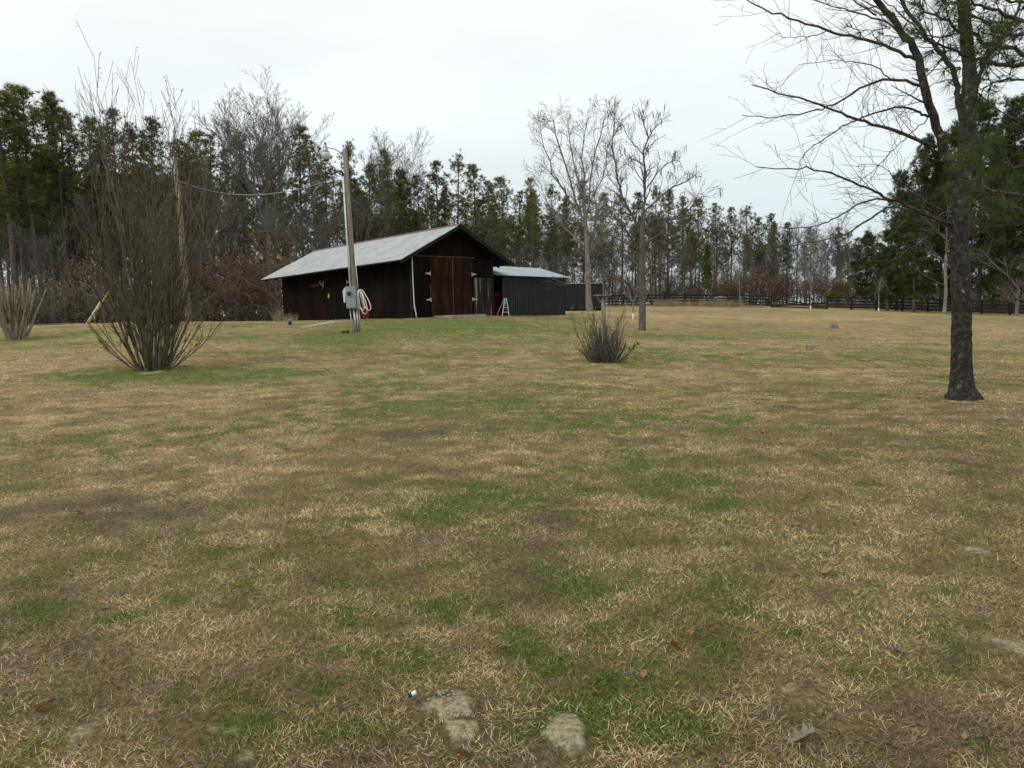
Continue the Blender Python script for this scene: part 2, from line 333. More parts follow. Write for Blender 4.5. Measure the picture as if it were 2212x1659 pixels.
def leafmat(name, attr='tint', trans=.25, col=None, objrand=0):
    m = bpy.data.materials.new(name); m.use_nodes = True; n = m.node_tree.nodes; l = m.node_tree.links; n.clear()
    o = n.new('ShaderNodeOutputMaterial'); d = n.new('ShaderNodeBsdfDiffuse'); t = n.new('ShaderNodeBsdfTranslucent'); mx = n.new('ShaderNodeMixShader'); mx.inputs[0].default_value = trans
    if col is None: a = n.new('ShaderNodeAttribute'); a.attribute_name = attr; src = a.outputs['Color']
    else:
        tcn = n.new('ShaderNodeTexCoord'); z = n.new('ShaderNodeTexNoise'); z.inputs['Scale'].default_value = 1.1; z.inputs['Detail'].default_value = 4; l.new(tcn.outputs['Object'], z.inputs[0])
        r = n.new('ShaderNodeValToRGB'); r.color_ramp.elements[0].position = .35; r.color_ramp.elements[0].color = (*col[0], 1); r.color_ramp.elements[1].position = .66; r.color_ramp.elements[1].color = (*col[1], 1)
        l.new(z.outputs[0], r.inputs[0]); src = r.outputs[0]
        if objrand:
            oi = n.new('ShaderNodeObjectInfo'); h = n.new('ShaderNodeHueSaturation'); mr_ = n.new('ShaderNodeMapRange'); mr_.inputs[3].default_value = 1 - objrand; mr_.inputs[4].default_value = 1 + objrand
            l.new(oi.outputs['Random'], mr_.inputs[0]); l.new(mr_.outputs[0], h.inputs['Value']); l.new(src, h.inputs['Color'])
            w = n.new('ShaderNodeMath'); w.operation = 'MULTIPLY_ADD'; w.inputs[1].default_value = .05; w.inputs[2].default_value = .475; l.new(oi.outputs['Random'], w.inputs[0]); l.new(w.outputs[0], h.inputs['Hue']); src = h.outputs[0]
    l.new(src, d.inputs[0]); l.new(src, t.inputs[0]); l.new(d.outputs[0], mx.inputs[1]); l.new(t.outputs[0], mx.inputs[2]); l.new(mx.outputs[0], o.inputs[0])
    return m
M['blade'] = leafmat('grass_blade')
gme.materials.append(M['blade']); stuff(ob('dry_grass', gme), 'short winter turf of straw and green blades across the yard', 'grass')

# ------------------------------------------------------------------ materials
M['pine_bark'] = mat('pine_bark', [(.05, .042, .036), (.13, .108, .092), (.22, .185, .16)], 6, (3, 3, .6), bump=1, objrand=.25)
M['grey_bark'] = mat('grey_bark', [(.09, .08, .07), (.17, .155, .14), (.27, .25, .23)], 5, (3, 3, .7), bump=1, objrand=.2)
M['pale_bark'] = mat('pale_bark', [(.09, .08, .07), (.19, .17, .15), (.31, .285, .26)], 4, (3, 3, .8), bump=1)
M['twig'] = mat('twig_bark', [(.085, .075, .066), (.18, .16, .145)], 5, objrand=.25)
M['pod_bark'] = mat('pod_tree_bark', [(.055, .045, .036), (.12, .10, .082), (.18, .155, .13)], 6, (3, 3, .8), bump=1)
M['near_bark'] = mat('near_tree_bark', [(.010, .008, .007), (.028, .023, .020), (.07, .062, .055), (.33, .31, .28)], 13, (1.2, 1.2, 1.0), bump=1, bscale=26, pos=[.32, .5, .66, .72], detail=4)
M['near_twig'] = mat('near_branch_bark', [(.022, .017, .016), (.055, .045, .042), (.13, .11, .10)], 9, bump=.5)
M['myrtle'] = mat('shrub_stem', [(.042, .034, .022), (.10, .082, .056), (.19, .16, .12)], 6, (2, 2, .6), bump=.6)
M['cut_stem'] = mat('cut_grey_stem', [(.045, .042, .032), (.105, .097, .075), (.19, .175, .14)], 6, (2, 2, .6), bump=.6)
M['myrtle_pale'] = mat('pale_shrub_stem', [(.10, .078, .055), (.21, .17, .125), (.33, .28, .22)], 6, (2, 2, .6), bump=.6)
M['needle'] = leafmat('pine_needles', col=((.080, .102, .046), (.24, .235, .075)), objrand=.3, trans=.45)
M['needle2'] = leafmat('dense_pine_needles', col=((.042, .068, .032), (.135, .165, .05)), objrand=.2, trans=.4)
M['needle_near'] = leafmat('near_pine_needles', col=((.035, .062, .026), (.11, .15, .045)), trans=.35)
M['brown_leaf'] = leafmat('brown_oak_leaves', col=((.10, .058, .034), (.20, .118, .068)), objrand=.25, trans=.3)
M['green_leaf'] = leafmat('evergreen_leaves', col=((.035, .06, .012), (.10, .15, .02)), objrand=.2, trans=.3)
M['brush'] = mat('brush_twigs', [(.07, .058, .042), (.16, .135, .10), (.20, .135, .085)], .5, objrand=.1)
M['dark_ply'] = mat('dark_stained_plywood', [(.0028, .0019, .0016), (.0068, .0034, .0025), (.018, .007, .0038)], 1.1, (1, 1, .45), rough=.95, spec=.12, bump=.3, bscale=20, objrand=.12)
M['door_ply'] = mat('red_brown_door_plywood', [(.008, .0042, .003), (.022, .0088, .0048), (.05, .020, .0095)], 1.6, (2, 2, .5), rough=.95, spec=.12, bump=.3, bscale=20, objrand=.1)
M['trim'] = mat('weathered_trim', [(.018, .009, .006), (.06, .028, .016), (.14, .09, .06)], 5, (2, 2, .4), rough=.9)
M['soffit'] = mat('dark_rafter_timber', [(.006, .005, .0045), (.016, .013, .011)], 3, rough=.9)
M['peel'] = mat('peeling_streaked_paint', [(.011, .008, .006), (.028, .021, .016), (.30, .285, .25)], 1.5, (3.2, 3.2, .22), rough=.95, pos=[.40, .53, .66], detail=10)
M['roof'] = mat('galvanised_roof', [(.29, .305, .305), (.37, .39, .39), (.44, .46, .455)], 1.2, (1.5, 1.5, .6), rough=.5, metal=.1, spec=.5, objrand=.05)
M['roof_teal'] = mat('blue_grey_roof', [(.26, .33, .34), (.36, .42, .43)], 1.5, rough=.4, metal=.4, spec=.5, objrand=.05)
M['ridge'] = mat('rusted_ridge_cap', [(.08, .045, .036), (.17, .09, .07), (.26, .17, .14)], 5, rough=.8)
M['black_metal'] = mat('charcoal_siding', [(.007, .010, .011), (.013, .0175, .0185), (.024, .029, .030)], 2.5, (3, 3, .4), rough=.65, objrand=.12)
M['conc'] = mat('concrete', [(.25, .24, .21), (.38, .365, .33)], 6, rough=.9, bump=.3)
M['galv'] = mat('galvanised_metal', [(.28, .295, .30), (.42, .44, .45)], 10, rough=.4, metal=.5)
M['box_grey'] = mat('grey_enamel_box', [(.22, .265, .275), (.30, .345, .35)], 6, rough=.5)
M['white_pvc'] = mat('white_pipe', [(.55, .56, .55), (.72, .73, .72)], 5, rough=.5)
M['pole_wood'] = mat('weathered_pole_wood', [(.10, .085, .065), (.20, .175, .14), (.30, .27, .225)], 7, (3, 3, .25), rough=.9, bump=.6)
M['pole_wood2'] = mat('pale_old_pole_wood', [(.12, .085, .06), (.27, .20, .15), (.40, .32, .26)], 7, (3, 3, .3), rough=.9, bump=.6)
M['rope'] = mat('white_cord', [(.55, .53, .5), (.8, .78, .75)], 20)
M['red'] = mat('red_cord', [(.20, .008, .018), (.33, .02, .035)], 15, rough=.6)
M['fence'] = mat('black_fence_paint', [(.006, .006, .007), (.012, .012, .013), (.03, .028, .026)], 5, rough=.8, objrand=.2)
M['black'] = mat('black_rubber', [(.01, .01, .01), (.03, .03, .03)], 10, rough=.7)
M['white_paint'] = mat('white_paint', [(.6, .6, .58), (.82, .82, .8)], 20)
M['yellow'] = mat('yellow_plastic', [(.42, .26, .02), (.6, .42, .05)], 8, rough=.6)
M['blue'] = mat('blue_plastic', [(.012, .025, .09), (.02, .05, .17)], 8, rough=.5)
M['dried'] = leafmat('dry_reed', col=((.22, .16, .09), (.36, .28, .17)), trans=.2)
M['orange_wood'] = mat('orange_brown_board', [(.06, .02, .008), (.14, .05, .018)], 5, (2, 2, .5))
M['lamp_glass'] = mat('frosted_lens', [(.5, .52, .5), (.62, .64, .62)], 8, rough=.3)
M['tin'] = mat('old_tin', [(.3, .3, .3), (.5, .5, .48)], 4, rough=.6)
M['leaf_rust'] = leafmat('rust_leaf', col=((.11, .042, .022), (.20, .085, .045)), trans=.15)
M['leaf_tan'] = leafmat('tan_leaf', col=((.20, .12, .06), (.36, .24, .13)), trans=.15)
M['leaf_grey'] = leafmat('grey_leaf', col=((.14, .12, .095), (.27, .25, .21)), trans=.1)

# ------------------------------------------------------------------ barn
bs = MB
Z0 = 1.245; TILT = -.026; BW, BL = 5.905, 13.65; HE, HR, OS, OG = 2.917, 4.921, 1.133, .686
def Bp(s, t, z):
    p = BARN_O + BA * s + BB * t; return np.array([p[0], p[1], Z0 + z + TILT * t])
A3 = np.array([*BA, 0]); B3 = nrm([BB[0], BB[1], TILT]); UP = np.array([0, 0, 1.])
def roofz(s):  # underside line of the roof above the floor
    return HE + (HR - HE) * (1 - abs(s - BW / 2) / (BW / 2 + OS))
barn = thing('barn', 'dark brown wooden barn with a grey metal gable roof and double doors', 'barn', tuple(Bp(BW / 2, 0, 0)))
def bpart(mb, name, m, parent=None, smooth=False, label=None):
    o = mb.build(name, M[m], None, smooth)
    o.parent = parent or barn
    o.matrix_parent_inverse = Matrix.Translation(-Vector(barn.location)) if parent is None else Matrix()
    if label: o['label'] = label
    return o
# foundation follows the ground
mb = MB(); mb.prism([Bp(-.04, -.04, -.6), Bp(BW + .04, -.04, -.6), Bp(BW + .04, BL + .04, -.6), Bp(-.04, BL + .04, -.6)], (0, 0, .6)); bpart(mb, 'foundation', 'conc')
# left wall panels, right wall, back wall
def wallpanel(s0, t0, s1, t1, za0, za1, zb=0.004, th=.03, m='dark_ply', name='wall_panel', nrmv=None, label=None):
    a = Bp(s0, t0, zb); b = Bp(s1, t1, zb); c = Bp(s1, t1, za1); d = Bp(s0, t0, za0); mb = MB(); mb.prism([a, b, c, d], np.asarray(nrmv) * th); return bpart(mb, name, m, label=label)
wz = roofz(0) - .06
n = 11; pw = BL / n
for k in range(n):
    wallpanel(0, k * pw + .006, 0, (k + 1) * pw - .006, wz, wz, nrmv=A3)
    wallpanel(BW, k * pw + .006, BW, (k + 1) * pw - .006, wz, wz, nrmv=-A3)
for t0, sg in ((BL, -1),):
    mb = MB(); mb.prism([Bp(.04, t0, 0), Bp(BW - .04, t0, 0), Bp(BW - .04, t0, wz), Bp(BW / 2, t0, HR - .1), Bp(.04, t0, wz)], B3 * sg * .03); bpart(mb, 'back_wall', 'dark_ply')
for k in (0, 3, 6, 9):      # thin joint battens on the long wall
    mb = MB(); mb.box(Bp(-.012, k * pw + (.06 if k == 0 else 0), wz / 2), (.02, .05, wz - .1), (A3, B3, UP)); bpart(mb, 'batten', 'soffit')
# front wall: positions along the front read from the doors
DL, DC, DR, DH = 1.30, 2.86, 4.27, 3.25
wallpanel(0.04, .0, DL - .04, 0, DH, DH, nrmv=B3)
def wp_front(s0, s1): wallpanel(s0, 0, s1, 0, DH, DH, nrmv=B3)
wp_front(DR + .05, BW - .04)
mb = MB(); mb.prism([Bp(.04, 0, DH + .06), Bp(BW - .04, 0, DH + .06), Bp(BW - .04, 0, wz), Bp(BW / 2, 0, HR - .1), Bp(.04, 0, wz)], B3 * .03); bpart(mb, 'gable_panel', 'dark_ply')
mb = MB(); mb.box(Bp(2.3, -.03, DH + .02), (4.4, .05, .07), (A3, B3, UP)); bpart(mb, 'lintel', 'trim')
for s0 in (.02, BW - .02):
    mb = MB(); mb.box(Bp(s0, -.02, wz / 2), (.12, .05, wz - .1), (A3, B3, UP)); bpart(mb, 'corner_board', 'soffit')
for (s0, s1, hs, sgn) in ((DL, DC - .02, DL, 1), (DC + .02, DR, DR, -1)):
    dr = MB(); dr.box(Bp((s0 + s1) / 2, -.005, DH / 2), (s1 - s0 - .02, .05, DH - .1), (A3, B3, UP)); d = bpart(dr, 'barn_door', 'door_ply')
    for z in (2.35, .95):
        hb = MB(); c = Bp(hs + sgn * -.02, -.045, z); hb.box(c, (.06, .03, .21), (A3, B3, UP))
        tip = Bp(hs - sgn * .36, -.045, z); b0 = Bp(hs - sgn * .06, -.05, z)
        hb.prism([b0 + UP * .07, b0 - UP * .07, tip - UP * .02, tip + UP * .02], -B3 * .02)
        o = hb.build('hinge', M['galv']); o.parent = d; o.matrix_parent_inverse = Matrix()
mb = MB(); mb.box(Bp(DC, -.05, DH / 2), (.06, .03, DH - .1), (A3, B3, UP)); bpart(mb, 'centre_batten', 'trim')
mb = MB(); mb.box(Bp(DR + .03, -.03, DH * .8), (.05, .03, .9), (A3, B3, UP)); bpart(mb, 'door_jamb', 'trim')
mb = MB(); mb.box(Bp(DL - .03, -.03, DH * .42), (.03, .03, .8), (A3, B3, UP)); bpart(mb, 'door_jamb', 'trim')
mb = MB(); mb.box(Bp((DR + BW) / 2 + .03, -.006, 1.08), (BW - DR - .22, .02, 2.15), (A3, B3, UP)); bpart(mb, 'weathered_panel', 'peel', label='wall panel with flaking pale streaks')
# roof: ribbed sheets
def roof_sheet(name, o, du, dl, width, length, nrib, m, parent_fn, th=.012, rib=.034):
    """o corner at eave, du along eave (unit), dl up the slope (unit)"""
    nn = nrm(np.cross(du, dl)); nn = nn if nn[2] > 0 else -nn
    prof = []; k = nrib
    for i in range(k):
        x = width * i / k; st = width / k
        prof += [(x, 0), (x + st * .3, rib), (x + st * .5, rib), (x + st * .8, 0)]
    prof.append((width - .004, 0)); mb = MB(); base = len(mb.v)
    for (x, h) in prof: mb.v.append(tuple(o + du * x + nn * h)); mb.v.append(tuple(o + du * x + nn * h + dl * length)); mb.v.append(tuple(o + du * x + nn * (h - th))); mb.v.append(tuple(o + du * x + nn * (h - th) + dl * length))
    for i in range(len(prof) - 1):
        a = base + 4 * i; b = a + 4; mb.face((a, b, b + 1, a + 1)); mb.face((a + 2, a + 3, b + 3, b + 2)); mb.face((a, a + 2, b + 2, b)); mb.face((a + 1, b + 1, b + 3, a + 3))
    return parent_fn(mb, name, m)
nS = 16; tot = BL + 2 * OG; sw = tot / nS
for side in (0, 1):
    for k in range(nS):
        if side == 0: e0 = Bp(-OS, -OG + k * sw, HE + .05); top = Bp(BW / 2, -OG + k * sw, HR + .05)
        else: e0 = Bp(BW + OS, -OG + k * sw, HE + .05); top = Bp(BW / 2, -OG + k * sw, HR + .05)
        dl = top - e0; ln = np.linalg.norm(dl); dl = dl / ln
        e0 = e0 - dl * (.02 * random.random()) + UP * random.uniform(-.004, .004)
        roof_sheet('roof_sheet', e0, B3, dl, sw, ln - .03, 4, 'roof', bpart)
for k in range(15):
    a = Bp(BW / 2, -OG - .03 + k * (tot + .06) / 15, HR + .085); b = Bp(BW / 2, -OG - .03 + (k + 1) * (tot + .06) / 15 - .01, HR + .085 + random.uniform(-.006, .012)); mb = MB()
    for sg in (-1, 1):
        q = A3 * sg * .2 + UP * -.095; mb.prism([a, b, b + q, a + q], UP * .014)
    bpart(mb, 'ridge_cap', 'ridge')
# roof deck, rafters and purlins seen under the overhangs
for sg, se in ((0, -OS), (1, BW + OS)):
    mb = MB(); mb.prism([Bp(se, -OG, HE - .02), Bp(BW / 2, -OG, HR - .02), Bp(BW / 2, BL + OG, HR - .02), Bp(se, BL + OG, HE - .02)], UP * .045); bpart(mb, 'roof_deck', 'soffit')
    for t in np.arange(-OG + .03, BL + OG, 1.2):
        mb = MB(); a = Bp(se + (.03 if sg == 0 else -.03), t, HE - .08); b = Bp(BW / 2, t, HR - .08); mb.beam(a, b, .05, .12); bpart(mb, 'rafter', 'soffit')
    for q in np.linspace(.12, .92, 6):
        s = se + (BW / 2 - se) * q; mb = MB(); z = HE + (HR - HE) * q - .16; mb.beam(Bp(s, -OG + .05, z), Bp(s, -.01, z), .09, .06); bpart(mb, 'purlin', 'soffit')
# white downpipe / conduit at the front left corner
mb = MB(); mb.tube([Bp(.06, -.10, 3.35), Bp(.07, -.09, 2.0), Bp(.10, -.09, .75), Bp(.16, -.12, .3), Bp(.2, -.14, -.12)], .032, 8); bpart(mb, 'conduit', 'white_pvc', smooth=True)
for z in (2.85, .55): mb = MB(); mb.box(Bp(.08, -.07, z), (.12, .05, .05), (A3, B3, UP)); bpart(mb, 'pipe_clamp', 'galv')
# details on the long wall: antlers, plates, a hinge
def on_left(t, z, off=.03): return Bp(-off, t, z)
lw = lambda px, py: None
def wall_hit(px, py):
    d = W(px, py, 1.0) - EYE; nA = A3; o = Bp(0, 0, 0); t = ((o - EYE) @ nA) / (d @ nA); p = EYE + d * t; q = p[:2] - BARN_O; tt = q @ BB; return tt, p[2] - Z0 - TILT * tt
def frontal(px, py):
    d = W(px, py, 1.0) - EYE; nB = np.array([*BB, 0]); o = Bp(0, 0, 0); t = ((o - EYE) @ nB) / (d @ nB); p = EYE + d * t; q = p[:2] - BARN_O; return q @ BA, p[2] - Z0
t1, z1 = wall_hit(315.6, 285.4)
ob_ = thing('wooden_sign', 'small dull yellow board hung on the long wall of the barn', 'sign', tuple(on_left(t1, z1)))
mb = MB(); mb.box(on_left(t1, z1), (.03, .95, .17), (A3, B3, UP)); mb.build('board', M['trim'], ob_)
t1, z1 = wall_hit(324, 285.8)
an = thing('deer_antlers', 'pale deer antlers hung on the long barn wall right of the board', 'antlers', tuple(on_left(t1, z1)))
mb = MB(); c = on_left(t1, z1, .04)
for sg in (-1, 1):
    mb.tube([c, c + B3 * sg * .1 + UP * .06 - A3 * .08, c + B3 * sg * .2 + UP * .2 - A3 * .12, c + B3 * sg * .17 + UP * .34 - A3 * .08], [.025, .02, .016, .006], 5)
    mb.tube([c + B3 * sg * .18 + UP * .16 - A3 * .11, c + B3 * sg * .27 + UP * .3 - A3 * .15], [.014, .005], 4); mb.tube([c + B3 * sg * .1 + UP * .06 - A3 * .08, c + B3 * sg * .12 + UP * .2 - A3 * .18], [.014, .005], 4)
mb.build('antler', M['rope'], an)
mb = MB(); mb.tube([c + UP * .04, c - UP * .1 - A3 * .04, c - UP * .2 - A3 * .05], [.05, .045, .02], 6); mb.build('skull_plate', M['leaf_grey'], an)
t1, z1 = wall_hit(330.4, 296)
yl = thing('wall_lantern', 'small brass coloured lantern on the dark long barn wall', 'lantern', tuple(on_left(t1, z1)))
mb = MB(); c = on_left(t1, z1, .1); mb.tube([c - UP * .13, c - UP * .1, c + UP * .08, c + UP * .15], [.05, .08, .06, .01], 6); mb.build('lantern_body', M['yellow'], yl)
mb = MB(); mb.beam(c + UP * .14, on_left(t1, z1 + .2, .0), .02, .02); mb.build('bracket', M['black'], yl)
t1, z1 = wall_hit(347, 282); mb = MB(); mb.box(on_left(t1, z1, .012), (.02, .05, .26), (A3, B3, UP)); mb.prism([on_left(t1 - .05, z1 + .06, .02), on_left(t1 - .05, z1 - .06, .02), on_left(t1 - .4, z1 - .02, .02), on_left(t1 - .4, z1 + .02, .02)], -A3 * .015); bpart(mb, 'hinge', 'galv')
# concrete apron and ramp
ap = MB(); P0 = Bp(DL + .3, -.04, .0); P1 = Bp(DR + .1, -.04, .0); ap.prism([Bp(DL + .45, -1.15, -.42), Bp(DR + .0, -1.15, -.42), Bp(DR + .1, -.06, -.42), Bp(DL + .1, -.06, -.42)], (0, 0, .50)); tag(ap.build('concrete_apron', M['conc']), 'pale concrete apron slab in front of the barn double doors', 'slab')
rp = MB(); k = [(-.5, 3.1), (-1.2, 3.1), (-3.6, 6.6), (-2.9, 6.9)]
rp = MB(); pts = []
for q in ((355, 321.2), (330, 321.9), (305, 327.0), (300, 328.8), (310, 327.4), (335, 322.9)):
    p = hit(*q); pts.append(np.array([p[0], p[1], p[2] - .05]))
rp.prism(pts, (0, 0, .09)); structure(rp.build('path', M['conc']))

# ------------------------------------------------------------------ black lean-to shed
S0 = np.array([-.47, 45.67]); SZ = 1.15
def Sp(s, t, z): p = S0 + BA * s + BB * t; return np.array([p[0], p[1], SZ + z - .012 * s])
shed = thing('lean_to_shed', 'charcoal metal sided shed with a blue grey roof beside the barn', 'shed', tuple(Sp(2.8, 0, 0)))
def spart(mb, name, m, smooth=False):
    o = mb.build(name, M[m], None, smooth); o.parent = shed; o.matrix_parent_inverse = Matrix.Translation(-Vector(shed.location)); return o
def ribbed(o, du, width, z0, h0, h1, nn, name, m, fn, nrib=5, rib=.02):
    prof = []
    for i in range(nrib): x = width * i / nrib; st = width / nrib; prof += [(x, 0), (x + st * .65, 0), (x + st * .72, rib), (x + st * .9, rib)]
    prof.append((width - .005, 0)); mb = MB()
    for x, h in prof:
        hh = h0 + (h1 - h0) * x / width
        for off in (h, h - .015):
            b = o + du * x + nn * off; mb.v.append(tuple(b + UP * z0)); mb.v.append(tuple(b + UP * hh))
    for i in range(len(prof) - 1):
        a = 4 * i; b = a + 4; mb.face((a, b, b + 1, a + 1)); mb.face((a + 2, a + 3, b + 3, b + 2)); mb.face((a + 1, b + 1, b + 3, a + 3))
    return fn(mb, name, m)
for k in range(6):
    w = 5.55 / 6; ribbed(Sp(.05 + k * w, 0, 0), nrm([*BA, -.012]), w, -.25, 2.36, 2.36, -B3, 'wall_sheet', 'black_metal', spart)
for k in range(2): w = 1.16; ribbed(Sp(5.62, .02 + k * w, 0), np.array([*BB, 0]), w, -.25, 2.36 + .33 * k, 2.69 + .33 * k, A3, 'wall_sheet', 'black_metal', spart)
for k in range(2): w = 1.16; ribbed(Sp(.72, .35 + k * w, 0), np.array([*BB, 0]), w, -.25, 2.36 + .33 * k, 2.62 + .33 * k, -A3, 'wall_sheet', 'black_metal', spart)
for k in range(6): w = 6.4 / 6; ribbed(Sp(-.75 + k * w, 2.38, 0), nrm([*BA, -.012]), w, -.25, 2.95, 2.95, B3, 'wall_sheet', 'black_metal', spart)
slope = nrm([BB[0] * 2.34, BB[1] * 2.34, .62]); sl = math.hypot(2.34 + .5, .74)
for k in range(7): w = 6.62 / 7; roof_sheet('roof_sheet', Sp(-.62 + k * w, -.28, 2.40), nrm([*BA, -.012]), slope, w, sl, 4, 'roof_teal', spart)
for q in (.1, 1.0, 2.3): mb = MB(); mb.beam(Sp(-.6, q, 2.36 + q * .265), Sp(5.9, q, 2.36 + q * .265), .05, .05); spart(mb, 'purlin', 'soffit')
mb = MB(); mb.box(Sp(.60, .3, 1.0), (.20, .04, 1.9), (A3, B3, UP)); spart(mb, 'door_post', 'orange_wood')
mb = MB(); mb.prism([Sp(-.7, -.0, -.3), Sp(5.6, 0, -.3), Sp(5.6, 2.3, -.3), Sp(-.7, 2.3, -.3)], (0, 0, .3)); spart(mb, 'floor_slab', 'conc')
# things in the gap beside the ladder
rc = thing('red_cabinet', 'dark red cabinet standing in the gap behind the step ladder', 'cabinet', tuple(Sp(.28, .9, 0)))
mb = MB(); mb.box(Sp(.34, .95, .72), (.5, .5, 1.44), (A3, B3, UP)); mb.build('cabinet_body', M['red'], rc)
for z in (.4, .75, 1.1): mb = MB(); mb.box(Sp(.34, .69, z), (.44, .02, .3), (A3, B3, UP)); mb.build('drawer', M['door_ply'], rc)
ln = thing('hanging_lantern', 'amber lantern hanging in the gap between barn and black shed', 'lantern', tuple(Sp(.28, .25, 1.6)))
c = Sp(.34, .22, 1.74); mb = MB(); mb.tube([c - UP * .14, c - UP * .12, c + UP * .1, c + UP * .17], [.05, .085, .075, .02], 8); mb.build('lantern_body', M['leaf_tan'], ln)
mb = MB(); mb.tube([c + UP * .16, c + UP * .75], .008, 4); mb.build('hanging_wire', M['black'], ln)
# step ladder
ld = thing('step_ladder', 'white step ladder leaning open between the barn and the black shed', 'ladder', tuple(Sp(.1, -.3, 0)))
fz = H(*Sp(.1, -.35, 0)[:2]) - SZ
lf = [Sp(-.36, -.35, fz), Sp(.20, -.35, fz)]; tp = [Sp(.02, -.2, fz + 1.02), Sp(.16, -.2, fz + 1.02)]
for a, b in zip(lf, tp): mb = MB(); mb.beam(a, b, .045, .025, up=B3); mb.build('rail', M['white_paint'], ld)
for q in (.22, .48, .74): mb = MB(); a = lf[0] + (tp[0] - lf[0]) * q; b = lf[1] + (tp[1] - lf[1]) * q; mb.beam(a, b, .08, .025); mb.build('tread', M['white_paint'], ld)
mb = MB(); mb.beam(tp[0], tp[1], .14, .03); mb.build('top_cap', M['white_paint'], ld)
for x, s in ((-.3, .02), (.22, .16)): mb = MB(); mb.beam(Sp(x, .2, fz), Sp(s, -.16, fz + 1.0), .025, .02, up=B3); mb.build('rear_leg', M['white_paint'], ld)

# container-like second shed behind
cx0, cx1, cy0, cy1 = 1.6, 8.05, 68, 70.6; cz = H(6, 68) + .14
cn = thing('storage_shed', 'low dark green storage shed on skids behind the charcoal shed', 'shed', (5, 69, cz))
def cpart(mb, name, m): o = mb.build(name, M[m], cn); return o
def rib2(x0, y0, du, w, name='wall_sheet'):
    nn = np.cross(du, UP); mb = MB(); prof = []
    for i in range(4): x = w * i / 4; st = w / 4; prof += [(x, 0), (x + st * .5, 0), (x + st * .62, .03), (x + st * .88, .03)]
    prof.append((w - .01, 0))
    for x, h in prof: b = np.array([x0, y0, cz]) + du * x + nn * h; mb.v += [tuple(b), tuple(b + UP * 2.22)]
    for i in range(len(prof) - 1): a = 2 * i; mb.face((a, a + 2, a + 3, a + 1))
    return cpart(mb, name, 'black_metal')
for k in range(6): rib2(cx0 + k * 1.075, cy0, np.array([1., 0, 0]), 1.075)
for k in range(2): rib2(cx1, cy0 + k * 1.3, np.array([0, 1., 0]), 1.3)
for k in range(6): rib2(cx1 - k * 1.075, cy1, np.array([-1., 0, 0]), 1.075)
for k in range(2): rib2(cx0, cy1 - k * 1.3, np.array([0, -1., 0]), 1.3)
mb = MB(); mb.box(((cx0 + cx1) / 2, (cy0 + cy1) / 2, cz + 2.25), (cx1 - cx0 + .15, cy1 - cy0 + .15, .05)); cpart(mb, 'roof', 'roof_teal')
for y in (cy0 + .25, cy1 - .25): mb = MB(); mb.box(((cx0 + cx1) / 2, y, cz - .09), (cx1 - cx0, .14, .17)); cpart(mb, 'skid', 'soffit')

# ------------------------------------------------------------------ light pole and what hangs on it
pb = G(356.2, 32, 0); pb[2] = H(pb[0], 32); pt = W(344.8, 149, 32.0)
lp = thing('light_pole', 'weathered grey wooden pole leaning left in front of the barn', 'pole', tuple(pb))
ax = nrm(pt - pb); PL = np.linalg.norm(pt - pb)
def pp(z, dx=0, dy=0): return pb + ax * z + np.array([dx, dy, 0])
mb = MB(); mb.tube([pp(-.3), pp(1.5), pp(4), pp(PL)], [.13, .118, .105, .09], 12); mb.build('pole', M['pole_wood'], lp, True)
mb = MB(); mb.tube([pp(1.85, -.13, -.12), pp(4, -.14, -.10), pp(PL - 1.1, -.13, -.09)], .036, 8); mb.build('conduit', M['white_pvc'], lp, True)
mb = MB(); q = pp(PL - 1.1, -.13, -.09); mb.tube([q, q + [0, 0, .12], q + [-.06, -.02, .2], q + [-.13, -.02, .14]], [.036, .05, .05, .04], 8); mb.build('weatherhead', M['black'], lp, True)
for z in (2.55, 4.2, 5.6): mb = MB(); mb.box(pp(z, -.12, -.11), (.1, .09, .03)); mb.build('pipe_clamp', M['galv'], lp)
for dx, r in ((-.20, .024), (-.03, .05), (.09, .045), (.19, .02)): mb = MB(); mb.tube([pp(-.15, dx * .75 + .02, -.17), pp(.98, dx, -.17)], r, 8); mb.build('riser_pipe', M['galv'], lp, True)
bx = thing('electrical_box', 'grey electrical meter box mounted on the leaning wooden pole', 'electrical box', tuple(pp(1.4, -.1, -.25)))
mb = MB(); c = pp(1.42, -.10, -.24); mb.box(c, (.40, .18, .90), (nrm([1, 0, 0]), np.array([0, 1., 0]), ax)); mb.build('enclosure', M['box_grey'], bx)
mb = MB(); mb.box(c + np.array([0.0, -.1, -.18]), (.36, .02, .46)); mb.build('cover', M['box_grey'], bx)
mb = MB(); q = c + np.array([-.05, -.09, .17]); mb.tube([q, q + [0, -.05, 0]], .11, 14); mb.build('meter_ring', M['galv'], bx, True)
mb = MB(); mb.tube([q + [0, -.05, 0], q + [0, -.12, 0], q + [0, -.14, 0]], [.09, .085, .06], 14); mb.build('meter_glass', M['blue'], bx, True)
mb = MB(); c2 = c + np.array([-.24, -.05, 0])
mb.prism([c2 + [.12, 0, .43], c2 + [-.02, 0, .38], c2 + [-.09, 0, .25], c2 + [-.06, 0, -.2], c2 + [0, 0, -.22], c2 + [.02, 0, .1], c2 + [.06, 0, .2], c2 + [.12, 0, .22]], (0, .1, 0)); mb.build('hood', M['rope'], bx)
mb = MB(); mb.box(pp(1.05, .19, -.22), (.14, .1, .24)); mb.box(pp(1.05, .19, -.28), (.1, .02, .18)); tag(mb.build('outlet_box', M['box_grey']), 'small grey outlet box beside the red and white cords', 'outlet box')
yl = thing('yard_light', 'white yard lamp on a curved arm at the top of the leaning pole', 'lamp', tuple(pp(PL - .2)))
h0 = pp(PL - .32, -.05, -.05); hd = W(325.6, 152, 31.8)
